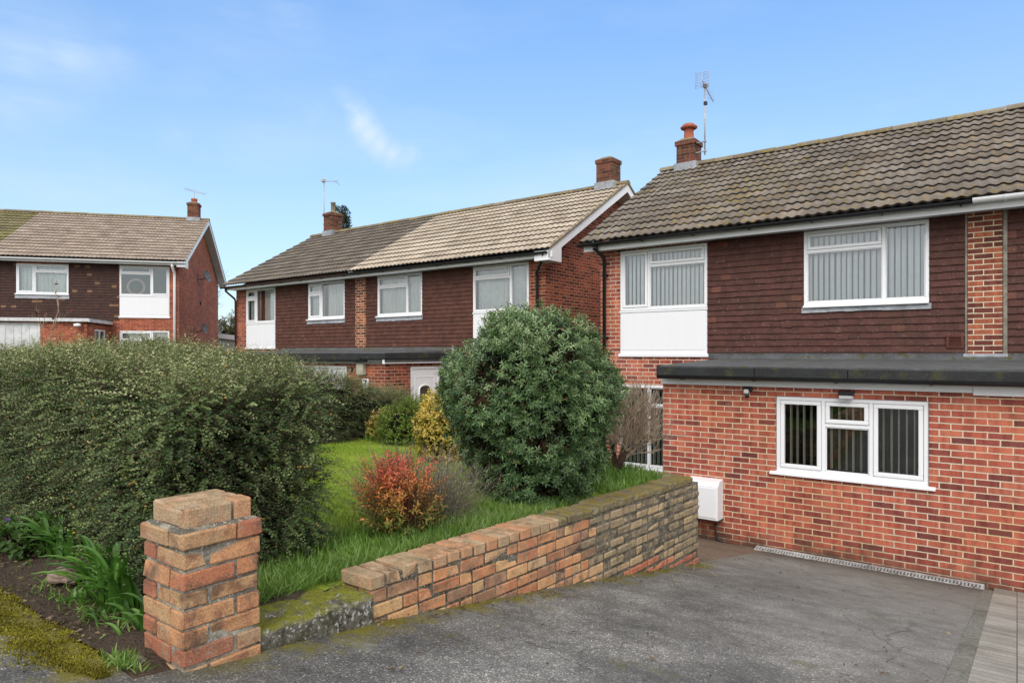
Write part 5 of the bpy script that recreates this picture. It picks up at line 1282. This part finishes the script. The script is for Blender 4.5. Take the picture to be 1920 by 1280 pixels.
# conservatory beside the left house
cq = empty('conservatory', (-33.2,17.6,-1.25), R(51.147), label='white-framed lean-to conservatory low behind the gable of the left house', cat='conservatory')
m = MB(); z0 = 0; 
def cbox(mb, x0,x1,y0,y1,z0,z1): mb.box(x0,x1,y0,y1,z0,z1)
for k in range(5): cbox(m, -.3+k*1.0, -.2+k*1.0, -.05, .05, 0, 2.28-.12*k)
m.raw([(-.45,-.15,2.38),(4.0,-.15,1.88),(4.0,2.2,1.88),(-.45,2.2,2.38),(-.45,-.15,2.26),(4.0,-.15,1.76),(4.0,2.2,1.76),(-.45,2.2,2.26)], [(0,1,2,3),(4,7,6,5),(0,4,5,1),(1,5,6,2),(2,6,7,3),(3,7,4,0)])
cbox(m, -.3,3.8,-.04,.04,1.42,1.50); m.raw([(-.45,-.17,2.40),(4.0,-.17,1.90),(4.0,-.17,1.66),(-.45,-.17,2.16)],[(0,3,2,1)]); m.build('frame', [W], cq)
m = MB(); cbox(m, -.25,3.75,-.03,.03,0,.62); cbox(m,-.3,-.25,0,2.1,0,2.2); cbox(m,3.75,3.8,0,2.1,0,1.76); m.build('base_wall', [BRICK_A], cq)
m = MB(); m.face([(-.25,0,.62),(3.75,0,.62),(3.75,0,1.8),(-.25,0,2.26)]); m.face([(-.25,2.1,0),(3.75,2.1,0),(3.75,2.1,1.76),(-.25,2.1,2.2)]); m.build('pane', [mat_plain('pale_glazing', (.50,.53,.54), .2, .5, .3, 2)], cq)

# strap-leaved clumps in the bed
STRAP = mat_leaf('strap_leaf', [(0,(.04,.11,.016)),(.5,(.075,.18,.028)),(1,(.15,.28,.055))], .35, .25, .45)
def strap_clump(x, y, n, L, label, lean=(0,-.3), w=.036):
    zb = float(H(x, y)); e = empty('strap_leaf_plant', (x,y,zb), label=label, cat='plant', group='strap-leaved plants in the bed under the hedge')
    m = MB()
    for i in range(n):
        a = random.uniform(0, 6.28); bx, by = x+random.gauss(0,.06), y+random.gauss(0,.04); dx, dy = math.cos(a)*.40+lean[0]*.8, math.sin(a)*.3+lean[1]*.8
        l = L*random.uniform(.6,1.15); rise = random.uniform(.45,.95); ww = w*random.uniform(.7,1.15); rn = random.random(); prev = None
        hd = V((dx,dy,0)); s = V((-dy,dx,0)).normalized()
        for k in range(8):
            t = k/7; z = zb-.01+l*(rise*t*1.55-.85*rise*t*t); c = V((bx,by,z))+hd*l*(t**1.25)
            wk = ww*.5*(1-.85*t**4)*(.75+.5*t if t < .5 else 1); cur = (c-s*wk+V((0,0,wk*.35)), c+V((0,0,-.002)), c+s*wk+V((0,0,wk*.35)))
            if prev: m.face([prev[0],prev[1],cur[1],cur[0]],0,rn,True); m.face([prev[1],prev[2],cur[2],cur[1]],0,rn,True)
            prev = cur
    o = m.build('leaves', [STRAP], e, (x,y,zb)); return e
random.seed(21)
strap_clump(-3.42, 1.42, 52, .42, 'largest strap-leaved clump, just left of the brick pillar', (-.12,-.30))
strap_clump(-3.78, 1.50, 40, .40, 'second largest strap-leaved clump, behind the pale stone', (-.2,-.26))
strap_clump(-4.45, 1.54, 36, .40, 'strap-leaved clump farthest left from the brick pillar', (-.3,-.22))
strap_clump(-3.06, 1.36, 14, .24, 'small strap-leaved tuft touching the brick pillar', (-.15,-.3), .026)
strap_clump(-3.30, 1.28, 14, .13, 'tiny strap-leaved tuft at the edge of the bed near the moss', (-.1,-.25), .018)
strap_clump(-3.62, 1.33, 18, .17, 'short strap-leaved tuft between the pale stone and the largest clump', (-.1,-.25), .022)
shrub('violet_plant', 'low leafy plant with a few violet flowers at the left edge of the bed', 'plant', (-4.85,1.44), .20,.12,.15, 150, 6, .04, .7, .05, [(0,(.03,.07,.015)),(.9,(.08,.15,.03)),(.93,(.12,.03,.30)),(1,(.14,.04,.35))], .6, 31, core=False)
def stone(name, label, c, s, mat, seed=0):
    r_ = np.random.default_rng(seed); bm_v = []; n1, n2 = 9, 14; m = MB()
    for i in range(n1+1):
        for j in range(n2):
            th, ph = math.pi*i/n1, 2*math.pi*j/n2; d = V((math.sin(th)*math.cos(ph), math.sin(th)*math.sin(ph), math.cos(th))); k = 1+.14*math.sin(d.x*5+seed)+.12*math.sin(d.y*7+d.z*4+seed*2)
            bm_v.append((c[0]+d.x*s[0]*k, c[1]+d.y*s[1]*k, c[2]+d.z*s[2]*k))
    m.raw(bm_v, [(i*n2+j,(i+1)*n2+j,(i+1)*n2+(j+1)%n2,i*n2+(j+1)%n2) for i in range(n1) for j in range(n2)], 0, .5, False)
    return tag(m.build(name, [mat]), label, 'stone')
STONE = mat_plain('pale_stone', (.25,.19,.15), .9, .15, .4, 25, bump=.6)
stone('stone', 'flat pale pinkish stone half buried in the flower bed', (-4.02,1.38,-1.175), (.14,.07,.035), STONE, 2)
stone('stone', 'thin grey slab of broken concrete at the foot of the brick pillar', (-2.83,1.20,-1.215), (.10,.045,.018), mat_plain('grey_stone', (.23,.215,.17), .9, .15, .4, 25, bump=.6), 5)

# grass
GRASS = mat_leaf('grass_blade', [(0,(.14,.24,.02)),(.5,(.28,.41,.04)),(.9,(.42,.49,.085)),(1,(.50,.45,.17))], .5, .3, .25)
def blades(name, xy, h, w, lean, mat, label=None, kindr=(0,1)):
    n = len(xy); z = H(xy[:,0], xy[:,1])+.006; base = np.stack([xy[:,0],xy[:,1],z],-1)
    d = unit(np.stack([rng.normal(0,lean,n), rng.normal(0,lean,n), np.ones(n)],-1)); nn = unit(rng.normal(0,1,(n,3))*np.array([1,1,.2]))
    L = h*(.55+.8*rng.random(n)); r = kindr[0]+(kindr[1]-kindr[0])*np.clip(.25+.5*rng.random(n)+.3*vnoise(base,2.5,3)+.15*vnoise(base,8,4),0,1)
    v, f, k = lances(base, d, nn, L, w*(.7+.6*rng.random(n)), .35, .05)
    o = leaf_obj(name, [(v,f,k,r)], mat, None, (0,0,0)); return tag(o, label=label, kind='stuff', cat='grass')
n = 60000; xy = np.stack([-7.3+4.4*rng.random(n), 2.0+5.2*rng.random(n)],-1); patch = vnoise(np.concatenate([xy, np.zeros((n,1))],1), 3.0, 8)
dist = np.hypot(xy[:,0], xy[:,1]); xy = xy[rng.random(n) < np.clip(1.25-dist*.06+.35*patch, .25, 1)]
blades('grass', xy, .034, .0042, .55, GRASS, 'short lawn grass in the front garden')
n = 9000; t = rng.random(n); yy = 2.15+2.7*t; xx = -2.84-np.abs(rng.normal(0,.42,n))*(1-.45*t)
xy = np.stack([xx,yy],-1); xy = xy[(xy[:,0] > -4.0)]
TALL = mat_leaf('tall_grass_blade', [(0,(.075,.155,.025)),(.5,(.15,.265,.05)),(1,(.29,.38,.13))], .4, .3, .35)
blades('tall_grass', xy, .095, .006, .62, TALL, 'longer lush grass along the inside of the garden wall')
n = 2600; xy = np.stack([-2.87-.55*rng.random(n), 1.66+.6*rng.random(n)],-1); blades('tall_grass', xy, .085, .006, .6, TALL, 'rough grass between the hedge and the mossy concrete upstand')
n = 3500; xy = np.stack([-2.86-.9*rng.random(n), 5.3+1.15*rng.random(n)],-1); blades('tall_grass', xy, .11, .007, .4, TALL, 'longer grass behind the far end of the garden wall')
n = 5000; xy = np.stack([-7.2+3.0*rng.random(n), 6.1+.7*rng.random(n)],-1); blades('tall_grass', xy, .13, .008, .45, TALL, 'longer grass at the back edge of the lawn under the shrubs')
n = 500; xy = np.concatenate([np.stack([-2.75+rng.normal(0,.05,200), 1.14+rng.normal(0,.02,200)],-1), np.stack([-3.6+rng.normal(0,.35,300), 1.32+rng.normal(0,.07,300)],-1)]); blades('weeds', xy, .05, .006, .6, TALL, 'scattered weeds in the flower bed')
# bed edge of bare soil in the lawn
sheet('soil_edge', rngs((-4.05,-3.35,.05)), rngs((2.6,3.0,.05)), .02, SOIL, hf=lambda x, y: H(x, y)-.04*np.clip(np.abs((y-2.8)-.25*(x+3.7))/.09, 0, 1)**2)
# moss band along the pavement edge
n = 90000; x = -9+6.32*rng.random(n); w = .13+.03*np.sin(x*3)+.03*np.sin(x*7.7)-.05*ss(-3.3,-2.7,x); yc = 1.04+.015*np.sin(x*2.1); y = yc+rng.normal(0,1,n)*w*.6; k = (y < 1.15) & (rng.random(n) < np.clip(.75+.8*vnoise(np.stack([x,y,0*x],-1),11,6),.06,1)); x, y = x[k], y[k]
base = np.stack([x,y,H(x,y)-.003+.007*np.clip(vnoise(np.stack([x,y,0*x],-1),30,2)+.4,0,1)],-1); d = unit(np.stack([rng.normal(0,.7,len(x)),rng.normal(0,.7,len(x)),np.ones(len(x))],-1))
MOSS = mat_leaf('moss_frond', [(0,(.07,.06,.012)),(.4,(.19,.165,.02)),(1,(.36,.33,.05))], .8, .2, .1)
v, f, k = kites(base, d, unit(rng.normal(0,1,base.shape)), .009*(.6+.8*rng.random(len(x))), .006*(.7+.6*rng.random(len(x))))
tag(leaf_obj('moss', [(v,f,k,np.clip(.5+.5*vnoise(base,9,5)+.3*rng.normal(0,1,len(x)),0,1))], MOSS, None, (0,0,0)), 'yellow-green moss along the pavement edge', 'moss', kind='stuff')
# leaf litter and grit
n = 900; x = -3.0-3.5*rng.random(n); y = 1.08+.6*rng.random(n); n2 = 240; x = np.concatenate([x, -2.5+2.2*rng.random(n2)**1.6]); y = np.concatenate([y, 1.6+7.0*rng.random(n2)])
x = np.concatenate([x, -2.9-3.5*rng.random(160), -2.56+np.abs(rng.normal(0,.07,160)), -2.6+2.3*rng.random(90)]); y = np.concatenate([y, 2.2+4.0*rng.random(160), 2.2+4.4*rng.random(160), 8.72+.09*rng.random(90)])
base = np.stack([x,y,H(x,y)+.012],-1); base[(x < -2.8) & (y > 2.1),2] += .025; d = unit(np.stack([rng.normal(0,1,len(x)),rng.normal(0,1,len(x)),.15*rng.normal(0,1,len(x))],-1)); nn = unit(np.stack([rng.normal(0,.3,len(x)),rng.normal(0,.3,len(x)),np.ones(len(x))],-1))
v, f, k = kites(base, d, nn, .018+.02*rng.random(len(x)), .010+.008*rng.random(len(x)))
tag(leaf_obj('leaf_litter', [(v,f,k,rng.random(len(x)))], mat_leaf('dry_leaf', [(0,(.06,.04,.025)),(.6,(.13,.085,.05)),(.9,(.22,.17,.11)),(1,(.30,.24,.08))], .8, .1), None, (0,0,0)), 'dry leaf litter scattered over bed and driveway', 'leaf litter', kind='stuff')

# ------------------------------------------------------------------ light, sky, camera
SUN_EL, SUN_AZ = R(40), R(150)   # azimuth clockwise from +Y
w = bpy.data.worlds.new('World'); scene.world = w; w.use_nodes = True
nt = w.node_tree; nt.nodes.clear()
def wn(t, **k):
    n = nt.nodes.new(t)
    for a, b in k.items(): setattr(n, a, b)
    return n
out = wn('ShaderNodeOutputWorld'); bg = wn('ShaderNodeBackground'); sky = wn('ShaderNodeTexSky')
sky.sky_type = 'NISHITA'; sky.sun_disc = False; sky.sun_elevation = SUN_EL; sky.sun_rotation = SUN_AZ; sky.air_density = 1.0; sky.dust_density = .6; sky.ozone_density = 1.2
geo = wn('ShaderNodeTexCoord')
def wnoise(scale, loc, sc, detail=5):
    mp = wn('ShaderNodeMapping'); nt.links.new(geo.outputs['Generated'], mp.inputs['Vector']); mp.inputs['Scale'].default_value = sc; mp.inputs['Location'].default_value = loc
    n = wn('ShaderNodeTexNoise'); n.inputs['Scale'].default_value = scale; n.inputs['Detail'].default_value = detail; n.inputs['Roughness'].default_value = .6; nt.links.new(mp.outputs[0], n.inputs['Vector']); return n.outputs['Fac']
def wmath(op, a, b, clamp=False):
    n = wn('ShaderNodeMath', operation=op, use_clamp=clamp)
    for x, s in ((a, n.inputs[0]), (b, n.inputs[1])):
        if isinstance(x, (int, float)): s.default_value = x
        else: nt.links.new(x, s)
    return n.outputs[0]
def wmap(x, a, b, c, d):
    n = wn('ShaderNodeMapRange'); nt.links.new(x, n.inputs[0])
    for i, q in enumerate((a,b,c,d)): n.inputs[i+1].default_value = q
    return n.outputs[0]
def wdir(v, r0, r1):
    """soft disc of cloud around a sky direction"""
    d = wn('ShaderNodeVectorMath', operation='DISTANCE'); nt.links.new(geo.outputs['Generated'], d.inputs[0]); d.inputs[1].default_value = tuple(V(v).normalized()); return wmap(d.outputs['Value'], r0, r1, 1, 0)
TH = math.atan(1250/1650.)
def skydir(u, v): return V((-math.sin(TH)+u*math.cos(TH), math.cos(TH)+u*math.sin(TH), v))
sx = wn('ShaderNodeSeparateXYZ'); nt.links.new(geo.outputs['Generated'], sx.inputs[0])
tcol = wn('ShaderNodeMix', data_type='RGBA'); nt.links.new(wmap(sx.outputs[2], .04, .48, 0, 1), tcol.inputs[0]); tcol.inputs[6].default_value = (1.02,1.13,1.10,1); tcol.inputs[7].default_value = (.60,1.24,1.80,1)
tint = wn('ShaderNodeMix', data_type='RGBA', blend_type='MULTIPLY'); tint.inputs[0].default_value = 1; nt.links.new(sky.outputs[0], tint.inputs[6]); nt.links.new(tcol.outputs[2], tint.inputs[7])
cl = wmath('MULTIPLY', wmap(wnoise(2.6, (0,0,0), (1.0,1.0,3.6), 6), .47, .74, 0, .34), wmap(sx.outputs[2], .05, .45, 1.0, .35))
def blobs(pts):
    m = None
    for (x, y, r0, r1, k) in pts:
        d = wmath('MULTIPLY', wdir(skydir((x-960)/1250, (662-y)/1250), r0, r1), k)
        m = d if m is None else wmath('MAXIMUM', m, d)
    return m
wisp = wmath('MULTIPLY', blobs([(645,180,.0,.026,.5),(660,205,.0,.030,.8),(676,230,.0,.034,1),(692,252,.0,.032,1),(712,272,.0,.030,.9),(738,288,.0,.028,.9),(765,296,.0,.026,.9),(610,230,.0,.07,.3)]), wmap(wnoise(13, (1,2,0), (1,1,1.0), 7), .34, .58, .12, .72))
left = wmath('MULTIPLY', blobs([(40,112,.0,.09,1),(130,102,.0,.07,1),(215,92,.0,.05,.8),(40,165,.0,.04,.7),(20,212,.0,.05,.6),(430,30,.0,.08,.7),(540,20,.0,.08,.7),(330,255,.0,.03,.4),(750,30,.0,.07,.35)]), wmap(wnoise(4.2, (3,0,1), (.8,.8,4.2), 5), .36, .66, 0, .42))
# unseen bright white cloud added outside the camera view to light the scene
dt = wn('ShaderNodeVectorMath', operation='DOT_PRODUCT'); nt.links.new(geo.outputs['Generated'], dt.inputs[0]); dt.inputs[1].default_value = (-math.sin(TH), math.cos(TH), 0)
unseen_cloud = wmath('MULTIPLY', wmap(dt.outputs['Value'], .68, .35, 0, .92), wmap(wnoise(1.8, (5,1,2), (1,1,1.6), 5), .30, .55, .6, 1.0))
haze = wmap(sx.outputs[2], .0, .48, .60, .22)
allc = wmath('MAXIMUM', wmath('MAXIMUM', wmath('ADD', wmath('MAXIMUM', cl, wisp), haze, True), wmath('ADD', left, haze)), unseen_cloud, True)
mixc = wn('ShaderNodeMix', data_type='RGBA'); nt.links.new(allc, mixc.inputs[0]); nt.links.new(tint.outputs[2], mixc.inputs[6]); ccol = wn('ShaderNodeMix', data_type='RGBA'); nt.links.new(wmap(dt.outputs['Value'], .68, .35, 0, 1), ccol.inputs[0]); ccol.inputs[6].default_value = (4.6,5.7,6.8,1); ccol.inputs[7].default_value = (9.3,9.15,8.85,1); nt.links.new(ccol.outputs[2], mixc.inputs[7])
nt.links.new(mixc.outputs[2], bg.inputs['Color']); bg.inputs['Strength'].default_value = .15
nt.links.new(bg.outputs[0], out.inputs['Surface'])
sl = bpy.data.lights.new('sun', 'SUN'); sl.energy = 2.4; sl.angle = R(40); sl.color = (1.0,.93,.83)
so = bpy.data.objects.new('sun', sl); COL.objects.link(so)
sd = V((math.sin(SUN_AZ)*math.cos(SUN_EL), math.cos(SUN_AZ)*math.cos(SUN_EL), math.sin(SUN_EL)))
so.rotation_euler = (-sd).to_track_quat('-Z', 'Y').to_euler(); so.location = sd*30
cd = bpy.data.cameras.new('camera'); co = bpy.data.objects.new('camera', cd); COL.objects.link(co); scene.camera = co
cd.sensor_width = 36; cd.lens = 1250/1920*36; cd.shift_y = 22/1920; cd.clip_start = .05; cd.clip_end = 2000
co.location = (0,0,0); co.rotation_euler = (R(90), 0, TH)
scene.view_settings.view_transform = 'Standard'; scene.view_settings.look = 'None'; scene.view_settings.exposure = 0; scene.view_settings.gamma = 1
scene.render.engine = 'CYCLES'; scene.cycles.max_bounces = 8; scene.cycles.transparent_max_bounces = 16
